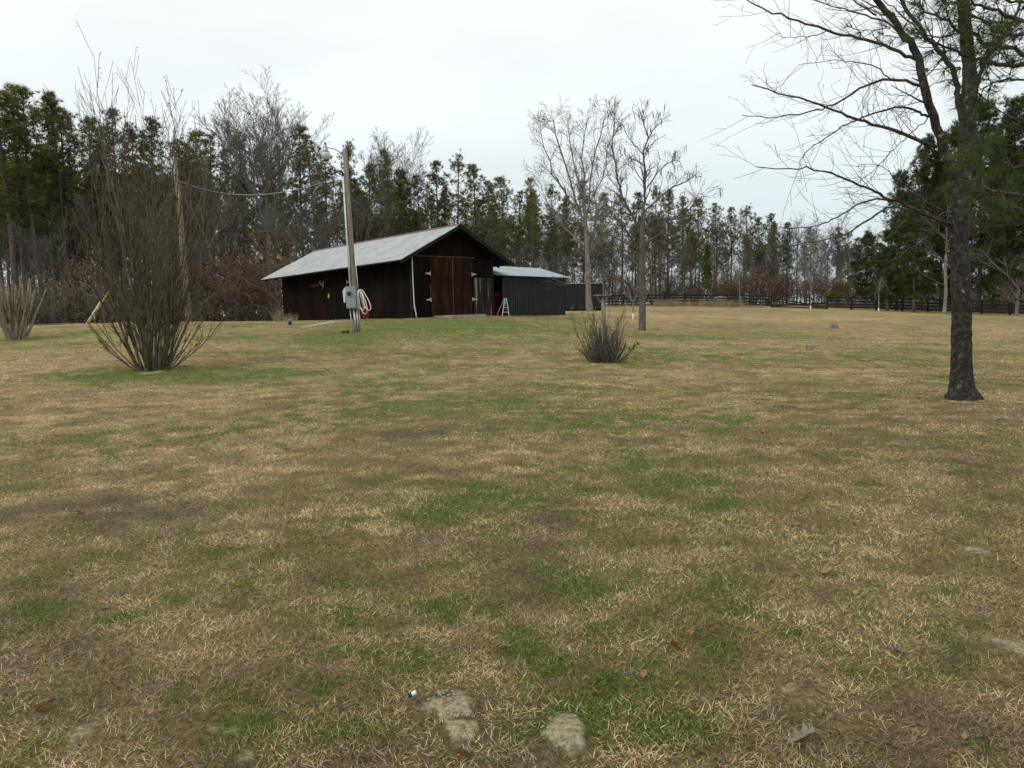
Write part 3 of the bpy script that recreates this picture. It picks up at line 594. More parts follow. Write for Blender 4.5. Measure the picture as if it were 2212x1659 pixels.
mb = MB(); mb.tube([h0, h0 + [-.12, 0, .16], h0 + (hd - h0) * .5 + [0, 0, .22], hd + [.1, 0, .17], hd + [0, 0, .16]], .022, 8); mb.build('arm', M['galv'], yl, True)
mb = MB(); mb.tube([hd + [0, 0, .30], hd + [0, 0, .28], hd + [0, 0, .2], hd + [0, 0, .08], hd + [0, 0, -.02]], [.03, .06, .08, .10, .16], 16); mb.build('housing', M['galv'], yl, True)
mb = MB(); mb.tube([hd + [0, 0, .38], hd + [0, 0, .3]], [.035, .04], 10); mb.build('photocell', M['blue'], yl, True)
mb = MB(); mb.tube([hd + [0, 0, -.02], hd + [0, 0, -.1], hd + [0, 0, -.24], hd + [0, 0, -.26]], [.165, .17, .155, .10], 16); mb.build('lens', M['lamp_glass'], yl, True)
# cords
def loop(c, w, h, tilt, n=28, ph=0):
    r = []
    for k in range(n + 1):
        a = 2 * math.pi * k / n + ph; x = math.sin(a) * w * (1 + .25 * math.cos(a) * -1); z = math.cos(a) * h
        r.append(c + np.array([x * math.cos(tilt) - z * math.sin(tilt) * -1, .02 * math.sin(3 * a), z * math.cos(tilt) - x * math.sin(tilt)]))
    return r
mb = MB(); k0 = pp(1.72, .20, -.2)
for (dx, dz, w, h, t) in ((.08, -.40, .13, .40, -.1), (.11, -.42, .10, .42, -.16), (.16, -.5, .13, .50, -.22), (.27, -.42, .12, .46, -.38)): mb.tube(loop(k0 + np.array([dx, -.04, dz]), w, h, t), .022, 6)
mb.tube([pp(3.1, .14, -.12), pp(2.3, .17, -.13), k0 + [0, 0, .02]], .014, 6)
tag(mb.build('hanging_rope', M['rope'], None, True), 'white cord hung in long loops from the leaning wooden pole', 'cord')
mb = MB()
for (dx, dz, w, h, t) in ((.13, -.42, .09, .38, -.08), (.15, -.45, .07, .34, -.12), (.17, -.48, .05, .3, -.1), (.15, -.4, .03, .3, -.1), (.24, -.86, .12, .32, -.1), (.22, -.84, .09, .28, -.15), (.2, -.8, .06, .24, 0.), (.22, -.86, .03, .22, 0.)): mb.tube(loop(k0 + np.array([dx, .0, dz]), w, h, t), .024, 6)
tag(mb.build('extension_cord', M['red'], None, True), 'dark red extension cord coiled behind the white cord', 'cord')
mb = MB(); c = G(344.6, 31.2); c[2] = H(c[0], c[1]) + .05
brk = thing('brick', 'loose brown brick lying in the grass beside the pole base', 'brick', tuple(c)); mb.box(c, (.30, .12, .12), (nrm([1, .3, .1]), nrm([-.3, 1, 0]), UP)); mb.build('brick', M['trim'], brk)
# ------------------------------------------------------------------ utility pole, guy wire, cable
ub = G(188.5, 42); ut = W(174.5, 160, 42)
up_ = thing('utility_pole', 'tall bare wooden utility pole behind the big bare shrub', 'pole', tuple(ub))
mb = MB(); mb.tube([ub - [0, 0, .4], ub + (ut - ub) * .3 + [-.02, 0, 0], ub + (ut - ub) * .7 + [.05, 0, 0], ut], [.19, .165, .14, .12], 10); mb.build('pole', M['pole_wood2'], up_, True)
mb = MB(); mb.box(ub + (ut - ub) * .93 + [-.02, -.14, 0], (.2, .05, .3)); mb.build('bracket', M['galv'], up_)
ga = G(87, 42); gt = ub + (ut - ub) * .85; gd = nrm(gt - ga)
gw = thing('guy_wire', 'guy wire running down left from the utility pole with its guards', 'guy wire', tuple(ga))
mb = MB(); mb.tube([ga, gt], .008, 5); mb.build('wire', M['galv'], gw)
mb = MB(); mb.tube([ga + gd * .05, ga + gd * 2.2], .04, 8); mb.build('yellow_guard', M['yellow'], gw, True)
mb = MB(); o2 = np.array([-.07, -.02, .03]); mb.tube([ga + gd * .02 + o2, ga + gd * 1.45 + o2], .045, 8); mb.build('white_guard', M['white_pvc'], gw, True)
for q in (.7, 1.7): mb = MB(); mb.tube([ga + gd * q, ga + gd * (q + .05)], .06, 8); mb.build('clamp', M['black'], gw)
mb = MB(); a = ub + (ut - ub) * .88; b = pp(PL - 1.0, -.1, .05); pts = [a + (b - a) * t - UP * 3.2 * t * (1 - t) for t in np.linspace(0, 1, 24)]; mb.tube(pts, .013, 6)
tag(mb.build('service_cable', M['galv'], None, True), 'sagging overhead cable between the utility pole and the lamp pole', 'cable')
# blue bucket
c = hit(290, 325.0); t_ = thing('blue_bucket', 'small blue bucket on the grass at the far corner of the barn', 'bucket', tuple(c))
mb = MB(); mb.tube([c, c + [0, 0, .20]], [.075, .10], 14); mb.build('bucket_body', M['blue'], t_, True)
mb = MB(); mb.tube([c + [.10 * math.cos(a), 0, .20 + .07 * math.sin(a)] for a in np.linspace(0, math.pi, 9)], .008, 4); mb.build('bucket_handle', M['white_pvc'], t_)

# gravel track along the left edge of the yard
rd = MB(); a_ = []; 
for px in np.linspace(-60, 284, 30):
    Y = float(np.interp(px, [-60, 100, 200, 284], [47.5, 48.2, 50, 55])); p = G(px, Y); q = G(px, Y + 2.2); a_.append((p + [0, 0, .05], q + [0, 0, .06]))
for k in range(len(a_) - 1): rd.poly([a_[k][0], a_[k + 1][0], a_[k + 1][1], a_[k][1]])
structure(rd.build('road', mat('pale_gravel', [(.30, .29, .25), (.48, .46, .41), (.6, .58, .52)], 6, bump=1)))

# ------------------------------------------------------------------ fence
fpath = [(604, 94), (640, 95), (700, 95.5), (760, 93.5), (823, 88.5), (905, 84), (1017, 76), (1090, 72)]
def fp(px, Y=None):
    Y = float(np.interp(px, [p[0] for p in fpath], [p[1] for p in fpath])); return G(px, Y)
fence = thing('board_fence', 'black four rail board fence crossing the far side of the field', 'fence', tuple(fp(800)))
fence2 = thing('board_fence', 'black board fence bays right of the collapsed gap', 'fence', tuple(fp(905)))
def bays(par, px0, px1, H_=1.42, seed=3):
    r = random.Random(seed); a = fp(px0); b = fp(px1); pxs = [px0]; last = a
    px = px0
    while px < px1:
        px += .25
        if np.linalg.norm(fp(px) - last) > 2.55: pxs.append(px); last = fp(px)
    P = [fp(p) for p in pxs]
    for p in P:
        mb = MB(); hh = H_ + r.uniform(.0, .1); mb.beam(p - [0, 0, .2], p + [r.uniform(-.04, .04), r.uniform(-.03, .03), hh], .16, .15, up=(0, 1, 0)); mb.build('post', M['fence'], par)
    for p, q in zip(P[:-1], P[1:]):
        for z in (.22, .54, .86, 1.18):
            dz = np.array([0, -.09, z * H_ / 1.28]); mb = MB(); mb.beam(p + dz + [0, 0, r.uniform(-.03, .03)], q + dz + [0, 0, r.uniform(-.03, .03)], .03, .17); mb.build('rail', M['fence'], par)
    return P
Pa = bays(fence, 604, 790); Pb = bays(fence2, 827, 1085, seed=5)
ga_, gb_ = Pa[-1], Pb[0]
for k, (z0, z1) in enumerate(((1.1, .25), (.8, .1), (.15, .75), (.1, .12))):
    mb = MB(); mb.beam(ga_ + [0, -.1 - .04 * k, z0], gb_ + [0, -.1 - .04 * k, z1], .03, .135); o = mb.build('fallen_rail', M['fence'], fence); 

# ------------------------------------------------------------------ trees: generators
def tuft_tris(cen, dirs, n, ln, w, rg, spread=.9):
    m = len(cen); cen = np.repeat(cen, n, 0); dirs = np.repeat(dirs, n, 0); r = rg.normal(size=(m * n, 3)); r /= np.linalg.norm(r, axis=1)[:, None]
    d = dirs * (1 - spread * .35) + r * spread; d /= np.linalg.norm(d, axis=1)[:, None]
    s = np.cross(d, rg.normal(size=(m * n, 3))); s /= np.linalg.norm(s, axis=1)[:, None]; l = ln * (.6 + .6 * rg.random(m * n))[:, None]
    V = np.stack([cen - s * w / 2, cen + s * w / 2, cen + d * l], 1).reshape(-1, 3)
    return V, np.arange(3 * m * n).reshape(-1, 3)
def leaf_quads(cen, size, rg):
    m = len(cen); a = rg.normal(size=(m, 3)); a /= np.linalg.norm(a, axis=1)[:, None]; b = np.cross(a, rg.normal(size=(m, 3))); b /= np.linalg.norm(b, axis=1)[:, None]
    s = (size * (.6 + .8 * rg.random(m)))[:, None]; V = np.stack([cen, cen + a * s * .5 + b * s * .35, cen + a * s, cen + a * s * .5 - b * s * .35], 1).reshape(-1, 3)
    k = np.arange(m)[:, None] * 4; T = np.concatenate([k + [0, 1, 2], k + [0, 2, 3]], 1).reshape(-1, 3); return V, T
def pine_proto(seed, Hh, cb, Rr, ntuft=12, tl=.30, needle='needle', label='', lean=.02, dead=True):
    rg = np.random.default_rng(seed); r = random.Random(seed)
    root = thing('pine_tree', label, 'tree', (0, 0, -500))
    lx, ly = r.uniform(-lean, lean), r.uniform(-lean, lean); ph = r.random() * 6
    def tp_(z): return np.array([lx * z + .12 * math.sin(z * .35 + ph), ly * z + .1 * math.sin(z * .3 + ph * 2), z])
    mb = MB(); zs = np.linspace(-.3, Hh, 12); r0 = .0085 * Hh + .03; mb.tube([tp_(z) for z in zs], [r0 * (1.25 if z < 0 else 1) * (1 - .9 * max(z, 0) / Hh) + .012 for z in zs], 7)
    tr = ob('trunk', mb.mesh('pine_trunk', M['pine_bark'], True), root, (0, 0, 0))
    cm = MB(); cen = []; dr = []; z = Hh * cb
    while z < Hh - .2:
        f = (z - Hh * cb) / (Hh * (1 - cb)); prof = (.5 + .5 * min(1, f / .35)) * (1 - f) ** .5 + .05
        nb = r.choice((2, 3, 4)); a0 = r.random() * 6.28
        for k in range(nb):
            if r.random() < .12: continue
            a = a0 + k * 6.28 / nb + r.uniform(-.5, .5); ln = Rr * prof * r.uniform(.4, 1.2); el = r.uniform(-.1, .55) + f * .75; base = tp_(z)
            d = np.array([math.cos(a) * math.cos(el), math.sin(a) * math.cos(el), math.sin(el)]); p1 = base + d * ln * .55; p2 = p1 + nrm(d + [0, 0, .45]) * ln * .45
            cm.cur = 0; cm.tube([base, p1, p2], [.014 + ln * .012, .010 + ln * .005, .006], 3, False)
            nt_ = int(ntuft * (.3 + .75 * ln / Rr))
            for q in range(nt_):
                u = 1 - .62 * r.random() ** 1.7; c = (base + (p1 - base) * u / .55) if u < .55 else (p1 + (p2 - p1) * (u - .55) / .45)
                sp = .22 * ln * (1.15 - u) + .30; off = np.array([r.gauss(0, .55), r.gauss(0, .55), r.gauss(.05, .45)]) * sp
                cen.append(c + off); dr.append(nrm(nrm(off) * .6 + d * .5 + [0, 0, .7]))
            cen.append(p2); dr.append(nrm([0, 0, 1.]))
        z += r.uniform(.2, .6) * (Hh / 17)
    for q in range(14): cen.append(tp_(Hh - .1 - .9 * r.random()) + [r.gauss(0, .22), r.gauss(0, .22), 0]); dr.append(np.array([0, 0, 1.]))
    if dead:
        for k in range(int(Hh * 1.2)):
            z = Hh * r.uniform(.15, cb + .1); a = r.random() * 6.28; l = r.uniform(.3, 1.3); b = tp_(z); cm.tube([b, b + np.array([math.cos(a) * l, math.sin(a) * l, r.uniform(-.3, .25) * l])], [.018, .006], 3, False)
    cm.cur = 1; V, T = tuft_tris(np.array(cen), np.array(dr), 16, tl, .042, rg); cm.tris(V, T)
    ob('crown', cm.mesh('pine_crown', [M['pine_bark'], M[needle]]), root, (0, 0, 0)); root['H'] = Hh
    return root
def branch_rec(mb, p, d, ln, r, lv, rnd, prm, tips=None):
    """one limb with children; prm: nseg, wob, up, kids, ang, ratio, minr"""
    ns = prm['nseg'][min(lv, len(prm['nseg']) - 1)]; pts = [p]; rad = [r]; q = p; dd = d; L_ = ln / ns
    rend = max(prm['minr'], r * prm.get('taper', .45))
    for k in range(ns):
        dd = nrm(dd + np.array([rnd.gauss(0, 1), rnd.gauss(0, 1), rnd.gauss(0, .7)]) * prm['wob'] + np.array([0, 0, prm['up'][min(lv, len(prm['up']) - 1)]]))
        q = q + dd * L_; pts.append(q); rad.append(r + (rend - r) * (k + 1) / ns)
    mb.tube(pts, rad, 6 if r > .05 else (4 if r > .015 else 3), False)
    if lv + 1 >= prm['levels']:
        if tips is not None: tips.append((q, dd))
        return
    nk = prm['kids'][lv]
    for k in range(nk):
        u = prm['start'][lv] + (1 - prm['start'][lv]) * (k + rnd.random()) / nk; i = min(ns - 1, int(u * ns)); fr = u * ns - i
        b = pts[i] + (pts[i + 1] - pts[i]) * fr; bd = nrm(pts[i + 1] - pts[i]); rr_ = rad[i] + (rad[i + 1] - rad[i]) * fr
        a = rnd.random() * 6.283; x = nrm(np.cross(bd, [.3, .5, .8])); y = np.cross(bd, x); an = prm['ang'][min(lv, len(prm['ang']) - 1)] * rnd.uniform(.7, 1.3)
        nd = nrm(bd * math.cos(an) + (x * math.cos(a) + y * math.sin(a)) * math.sin(an))
        branch_rec(mb, b, nd, ln * prm['ratio'][min(lv, len(prm['ratio']) - 1)] * rnd.uniform(.65, 1.2) * (1.25 - .5 * u), max(prm['minr'], rr_ * .6), lv + 1, rnd, prm, tips)
    if tips is not None: tips.append((q, dd))
def bare_proto(seed, name, label, Hh, r0, prm, bark='grey_bark', split=.35, nlead=3, lead_ang=.35, twig=None, trunk_lean=(0, 0), cat='tree'):
    rnd = random.Random(seed); root = thing(name, label, cat, (0, 0, -500)); mb = MB(); k = 8; hs = Hh * split
    pts = []; rad = []
    for i in range(k + 1):
        z = -.3 + (hs + .3) * i / k; pts.append(np.array([trunk_lean[0] * z + .05 * math.sin(z), trunk_lean[1] * z + .05 * math.cos(z * 1.3), z])); rad.append(r0 * (1.35 if i == 0 else (1.12 if i == 1 else 1)) * (1 - .3 * i / k))
    mb.tube(pts, rad, 10, False); ob('trunk', mb.mesh(name + '_trunk', M[bark], True), root, (0, 0, 0))
    cm = MB(); tips = []; a0 = rnd.random() * 6.28
    for i in range(nlead):
        a = a0 + i * 6.28 / nlead + rnd.uniform(-.3, .3); an = lead_ang * rnd.uniform(.4, 1.2); d = np.array([math.cos(a) * math.sin(an), math.sin(a) * math.sin(an), math.cos(an)])
        branch_rec(cm, pts[-1], d, (Hh - hs) * (rnd.uniform(.72, .95) if nlead < 7 else rnd.uniform(.86, 1.0)), r0 * (.5 if nlead < 7 else .33), 0, rnd, prm, tips)
    for i in range(prm.get('low', 0)):
        z = hs * rnd.uniform(.55, 1); j = int(z / hs * k); a = rnd.random() * 6.28; an = 1.1; d = np.array([math.cos(a) * math.sin(an), math.sin(a) * math.sin(an), math.cos(an)])
        branch_rec(cm, pts[j], d, Hh * .28, r0 * .3, 1, rnd, prm, tips)
    top_ = max(v[2] for v in cm.v); ks = (Hh - hs) / max(.1, top_ - hs); cm.v = [(v[0], v[1], hs + (v[2] - hs) * ks if v[2] > hs else v[2]) for v in cm.v]
    ob('crown', cm.mesh(name + '_crown', M[twig or bark], True), root, (0, 0, 0)); root['tips'] = len(tips); root['H'] = Hh
    return root, tips

# pine prototypes
protos = [pine_proto(100 + k, 17, cb, Rr, nt_, .38, label='pine') for k, (cb, Rr, nt_) in enumerate(((.36, 2.8, 12), (.42, 2.6, 12), (.30, 3.1, 13), (.46, 2.3, 12), (.40, 2.8, 11), (.50, 2.2, 12)))]
bushy = [pine_proto(200 + k, 20, .10, 5.2, 52, .46, needle='needle2', label='pine', dead=False) for k in range(3)]
fine = dict(levels=4, nseg=[6, 4, 3, 2], wob=.10, up=[.06, .07, .06, .04], kids=[9, 6, 5], start=[.2, .2, .2], ang=[.5, .55, .6], ratio=[.5, .5, .5], minr=.010, low=3)
bareP = [bare_proto(300 + k, 'bare_tree', 'bare', 15, .13, fine, 'grey_bark', s, nl, la, 'twig')[0] for k, (s, nl, la) in enumerate(((.4, 2, .3), (.3, 3, .4), (.5, 2, .35), (.25, 3, .3)))]
ALLP = protos + bushy + bareP
bpy.context.view_layer.update()

Kx = 1 / 3.
def Dfront(px): return float(np.interp(px, [-60, 100, 230, 430, 560, 700, 790, 900], [58, 62, 70, 84, 98, 108, 122, 124]))
sky_pines = [(12, 292), (44, 269), (89, 239), (127, 254), (207, 269), (170, 300), (236, 328), (300, 345), (378, 319), (340, 380), (430, 372), (496, 351), (560, 420), (608, 381), (650, 393), (700, 440), (736, 393),
             (800, 430), (860, 440), (916, 370), (955, 400), (1000, 455), (1061, 422), (1120, 490), (1175, 452), (1215, 500), (1270, 520), (1321, 479), (1379, 464), (1436, 489), (1480, 545), (1518, 526), (1560, 570), (1595, 531), (1657, 553), (1700, 585), (1752, 545),
             (1810, 575), (1870, 580), (1920, 575), (1966, 558), (2005, 568), (2050, 590), (2095, 593), (2150, 605), (2190, 620), (2230, 618), (2270, 650), (2307, 642), (2360, 665), (2430, 680), (2508, 680), (2545, 690), (2600, 690)]
ordn = ['first', 'second', 'third', 'fourth', 'fifth', 'sixth', 'seventh', 'eighth', 'ninth', 'tenth', 'eleventh', 'twelfth', 'thirteenth', 'fourteenth', 'fifteenth', 'sixteenth', 'seventeenth', 'eighteenth']
zones = [(0, 150, 'left of the white flowered tips of the big bare shrub'), (150, 520, 'behind the big bare multi stemmed shrub'), (520, 1030, 'between the big bare shrub and the lamp pole'),
         (1030, 1390, 'between the lamp pole and the barn roof peak'), (1390, 1700, 'between the barn roof peak and the tall pale bare tree'), (1700, 2080, 'behind the bare tree hung with pods'), (2080, 3100, 'right of the pod tree above the far fence')]
zones = [(-300, 150, 'left of the big bare shrub'), (150, 520, 'behind the big bare shrub'), (520, 1030, 'between big bare shrub and lamp pole'), (1030, 1390, 'between lamp pole and barn roof peak'), (1390, 1700, 'right of the barn roof peak'), (1700, 2080, 'behind the pod tree'), (2080, 3400, 'right of the pod tree')]
def zlabel(lst, noun, grp):
    r = {}; c = {}; tot = {}
    zi = lambda x: [i for i, z in enumerate(zones) if z[0] <= x < z[1]][0]
    for t in lst: tot[zi(t[0])] = tot.get(zi(t[0]), 0) + 1
    for t in sorted(lst): i = zi(t[0]); o = c.get(i, 0); c[i] = o + 1; r[t] = (f'{ordn[o]} {noun} from the left, ' if tot[i] > 1 else f'the one {noun} ') + zones[i][2]
    return r
sky_pines.sort(); cnt = {}; env = []
for k, (sx_, sy_) in enumerate(sky_pines):
    px = sx_ * Kx; D = Dfront(px) + random.uniform(-3, 4); base = G(px, D); top = W(px, sy_ * Kx, D); Hh = top[2] - base[2]; env.append((px, Hh * 1.0))
    zi = [i for i, z in enumerate(zones) if z[0] <= sx_ < z[1]][0]; o = cnt.get(zi, 0); cnt[zi] = o + 1
    pr = protos[(k * 5 + 2) % 6]; s = Hh / 17.3; wsc = s * random.uniform(.95, 1.2) * (1.25 if sx_ in (89, 44) else 1)
    copy_tree(pr, tuple(base), random.random() * 6.28, (wsc, wsc, s), label=f'{ordn[o]} skyline pine from the left, {zones[zi][2]}', group='pines on the skyline of the wood')
ex = [p[0] for p in env]; ey = [p[1] for p in env]
for k in range(228):
    px = random.uniform(-70, 900) if k % 3 else random.uniform(-70, 560); D = Dfront(px) + random.uniform(5, 48) * (1 if px > 300 else .8); base = G(px, D)
    Hh = float(np.interp(px, ex, ey)) * random.uniform(.8, 1.0); pr = protos[random.randrange(6)]; s = Hh / 17.3
    copy_tree(pr, tuple(base), random.random() * 6.28, (s, s, s), label='slender pine standing inside the wood behind the skyline pines', group='pines inside the wood')
# big bushy pines at the right
big = [(2600, 700, 92, 0), (2690, 520, 86, 1), (2765, 415, 87, 2), (2860, 368, 86, 0), (2935, 305, 84, 1), (3030, 290, 83, 2), (3110, 270, 80, 0), (3200, 260, 78, 1), (2820, 480, 96, 2), (2980, 420, 98, 0), (3090, 380, 98, 1), (2740, 600, 80, 2), (2660, 690, 84, 0), (3010, 620, 80, 1)]
blab = ['leftmost and lowest', 'second from the left of', 'third from the left of', 'fourth from the left of', 'fifth from the left of', 'sixth from the left of', 'seventh from the left of', 'eighth from the left of']
big.sort()
for k, (sx_, sy_, D, v) in enumerate(big):
    px = sx_ * Kx; base = G(px, D); Hh = W(px, sy_ * Kx, D)[2] - base[2]; s = Hh / 20.4
    w = max(s, .62)
    copy_tree(bushy[v], tuple(base), random.random() * 6.28, (w, w, s), label=f'{ordn[k]} of the broad dark pines at the right, counted from the left', group='broad dark pines at the right')
# bare trees in the wood
bl = [(700, 560, 64), (760, 470, 66), (880, 480, 68), (990, 520, 70), (1090, 560, 76), (560, 600, 62), (640, 520, 62), (940, 560, 62), (830, 600, 60), (1240, 560, 88), (300, 560, 60), (180, 600, 57), (420, 560, 60), (500, 620, 58), (1150, 600, 80),
      (2330, 660, 122), (2390, 640, 122), (2440, 650, 121), (2480, 640, 124), (2540, 700, 115), (2300, 720, 118), (2420, 720, 114), (1850, 660, 100), (1960, 680, 104), (2050, 700, 106), (1640, 680, 94), (2620, 740, 104), (70, 640, 55), (1550, 720, 92), (1350, 640, 90)]
zl = zlabel(bl, 'leafless grey tree', '')
for k, (sx_, sy_, D) in enumerate(bl):
    px = sx_ * Kx; base = G(px, D); Hh = W(px, sy_ * Kx, D)[2] - base[2]; s = Hh / 15.0
    copy_tree(bareP[k % 4], tuple(base), random.random() * 6.28, (s * 1.1, s * 1.1, s), label=zl[(sx_, sy_, D)], group='leafless trees among the pines')
for k in range(95):
    px = random.uniform(-60, 900) if k % 2 else random.uniform(560, 900); D = Dfront(px) + random.uniform(-4, 25); base = G(px, D); s = random.uniform(.5, .95)
    copy_tree(bareP[random.randrange(4)], tuple(base), random.random() * 6.28, (s * .8, s * .8, s), label='thin leafless sapling growing low among the wood trunks', group='thin leafless saplings in the wood')

# singled-out bare trees
vase = dict(levels=5, nseg=[8, 6, 4, 3, 2], wob=.045, up=[.05, .07, .06, .05, .03], kids=[6, 5, 4, 3], start=[.25, .15, .2, .2], ang=[.34, .42, .5, .5], ratio=[.46, .5, .5, .5], minr=.012, low=0, taper=.25)
for (sx_, sy_, D, seed, lab, nl, la) in ((815, 245, 66, 11, 'tall vase shaped leafless tree rising above the pines left of the lamp', 15, .27), (1185, 395, 86, 12, 'faint tall leafless tree above the barn roof right of the lamp pole', 10, .30)):
    base = G(sx_ * Kx, D); Hh = W(sx_ * Kx, sy_ * Kx, D)[2] - base[2]
    p, tips = bare_proto(seed, 'bare_tree', lab, Hh * 1.02, .24, vase, 'grey_bark', .36, nl, la, 'grey_bark'); p.location = base
tul = dict(levels=5, nseg=[9, 6, 5, 3, 2], wob=.08, up=[.03, .05, .04, .02, .01], kids=[7, 5, 5, 3], start=[.15, .15, .15, .2], ang=[.42, .55, .65, .65], ratio=[.52, .5, .48, .5], minr=.0085, low=0, taper=.3)
base = G(590, 60); Hh = W(585, 92, 60)[2] - base[2]
root = thing('bare_tree', 'tall pale trunked leafless tree in front of the green storage shed', 'tree', tuple(base))
mb = MB(); sq = lambda a, b: (589 + (a - 589) * .98, 307 - (307 - b) * .90)
tk = [sq(*q) for q in ((590, 312.5), (588.5, 297), (588, 270), (587, 240), (585.5, 215), (584, 190))]; tpts = [W(a, b, 60) for a, b in tk]; tpts[0][2] = base[2] - .3
mb.tube(tpts, [.34, .22, .20, .18, .15, .12], 10, False); mb.build('trunk', M['pale_bark'], root, True)
cm = MB(); rnd = random.Random(5)
limbs = [([(585.5, 218), (575, 190), (568, 165), (560, 130), (552, 100), (548, 100)], 0, .12), ([(585, 212), (568, 188), (553, 160), (545, 130), (540, 112)], -1.5, .10), ([(584, 190), (583, 160), (582, 125), (588, 98)], 1.2, .12), ([(587, 262), (596, 215), (598, 180), (606, 150), (612, 118)], 1.5, .11),
         ([(586, 250), (604, 225), (616, 195), (624, 160)], -1.2, .08), ([(586.5, 240), (563, 218), (545, 190), (538, 165)], 1.8, .07), ([(585.5, 212), (590, 170), (597, 130), (604, 100)], -1.0, .1), ([(584, 192), (576, 160), (571, 125), (568, 108)], 1.4, .1)]
for pl, dy, r0 in limbs:
    r0 *= .72; pts = [W(*sq(a, b), 60 + dy * i / max(1, len(pl) - 1) * 1.3) for i, (a, b) in enumerate(pl)]
    fine_ = []
    for i in range(len(pts) - 1):
        for u in (0, .5): fine_.append(pts[i] + (pts[i + 1] - pts[i]) * u + np.array([rnd.gauss(0, .08), rnd.gauss(0, .08), 0]))
    fine_.append(pts[-1]); n_ = len(fine_); rad = [r0 * (1 - .8 * i / n_) for i in range(n_)]; cm.tube(fine_, rad, 6, False)
    for i in range(1, n_):
        for q in range(3):
            d = nrm(fine_[i] - fine_[i - 1]); nd = nrm(d + np.array([rnd.gauss(0, .55), rnd.gauss(0, .55), .1])); branch_rec(cm, fine_[i], nd, rnd.uniform(1.1, 2.4) * (1.1 - .4 * i / n_), rad[i] * .45, 2, rnd, tul)
cm.build('crown', M['grey_bark'], root, True)

# pod tree (catalpa-like), placed limbs plus grown twigs
pr_ = dict(levels=4, nseg=[6, 5, 4, 3], wob=.10, up=[.05, .08, .05, .03], kids=[5, 5, 4], start=[.15, .2, .2], ang=[.6, .7, .7], ratio=[.5, .5, .5], minr=.0065, taper=.35)
base = G(642, 38); root = thing('pod_tree', 'bare tree with long hanging seed pods right of the barn', 'tree', tuple(base))
def Q5(x, y):
    y = 1280 - (1280 - y) * .93 if y < 1280 else y; return ((1150 + x * .4973) / 3, (250 + y * .4973) / 3)
tp5 = [(1563, 1468), (1563, 1350), (1560, 1200), (1562, 1040), (1560, 880), (1570, 760)]; tpts = [W(*Q5(*q), 38) for q in tp5]; tpts[0] = base - [0, 0, .25]
mb = MB(); mb.tube([base - [0, 0, .3], base + [0, 0, .12]] + tpts[1:], [.24, .18, .165, .16, .15, .12, .11], 12, False); mb.build('trunk', M['pod_bark'], root, True)
limbs = [([(1570, 760), (1575, 620), (1580, 480), (1570, 370), (1600, 260), (1570, 150), (1560, 70)], 0, .085), ([(1562, 900), (1500, 760), (1440, 640), (1405, 480), (1380, 330), (1395, 170), (1395, 95)], -.5, .085), ([(1590, 270), (1640, 190), (1680, 150)], .6, .03), ([(1570, 370), (1510, 300), (1460, 220), (1440, 150)], -.8, .035),
         ([(1570, 740), (1660, 650), (1760, 570), (1830, 540), (1860, 510)], .8, .06), ([(1575, 620), (1640, 500), (1700, 430), (1780, 400)], 1.0, .045), ([(1560, 860), (1640, 780), (1740, 790), (1850, 720), (1900, 620), (1960, 640)], -1.2, .06), ([(1562, 960), (1700, 850), (1800, 850), (1900, 880)], 1.6, .05),
         ([(1560, 1150), (1620, 1090), (1750, 1060), (1790, 1000)], -1.4, .06), ([(1555, 1200), (1660, 1130), (1800, 1120), (1960, 1080)], 1.5, .05), ([(1548, 1280), (1460, 1190), (1340, 1150), (1200, 1170), (1060, 1215)], -1.5, .065), ([(1556, 1100), (1470, 1020), (1380, 980), (1300, 1010)], 1.3, .05),
         ([(1558, 1000), (1450, 930), (1350, 880), (1300, 900)], -1.4, .05), ([(1500, 760), (1400, 720), (1320, 700), (1280, 760)], 1.2, .045), ([(1560, 900), (1620, 850), (1740, 830), (1760, 900)], 1.4, .045), ([(1440, 640), (1380, 540), (1320, 400)], 1.0, .04), ([(1562, 1020), (1480, 880), (1420, 800), (1380, 760)], -1.6, .05), ([(1575, 560), (1520, 470), (1460, 420)], -1.0, .03)]
cm = MB(); rnd = random.Random(9); tips = []
for pl, dy, r0 in limbs:
    pts = [W(*Q5(a, b), 38 + dy * i / (len(pl) - 1) * 1.2) for i, (a, b) in enumerate(pl)]; ff = []
    for i in range(len(pts) - 1):
        for u in (0, .33, .66): ff.append(pts[i] + (pts[i + 1] - pts[i]) * u + (np.array([rnd.gauss(0, .035), rnd.gauss(0, .05), rnd.gauss(0, .03)]) if u else 0))
    ff.append(pts[-1]); n_ = len(ff); r0 *= .8; rad = [max(.010, r0 * (1 - .8 * i / n_)) for i in range(n_)]; cm.tube(ff, rad, 6, False)
    for i in range(2, n_):
        for q in range(2 if i % 2 else 1):
            d = nrm(ff[i] - ff[i - 1]); nd = nrm(d * .7 + np.array([rnd.gauss(0, .6), rnd.gauss(0, .6), .25])); branch_rec(cm, ff[i], nd, rnd.uniform(.7, 1.5) * (1.1 - .5 * i / n_), rad[i] * .5, 2 if rnd.random() < .8 else 1, rnd, pr_, tips)
cm.build('crown', M['pod_bark'], root, True)
pd = MB(); zt = base[2] + 5.5; cand = [t for t in tips if t[0][2] > zt]; rnd.shuffle(cand)
for (p, d) in cand[:150]:
    for q in range(rnd.choice((1, 1, 2))):
        l = rnd.uniform(.3, .5); o = np.array([rnd.uniform(-.08, .08), rnd.uniform(-.08, .08), 0]); pd.tube([p, p + o - UP * l * .4, p + o * 1.5 - UP * l], [.008, .018, .006], 3, False)
stuff(pd.build('seed_pods', M['twig'], root))

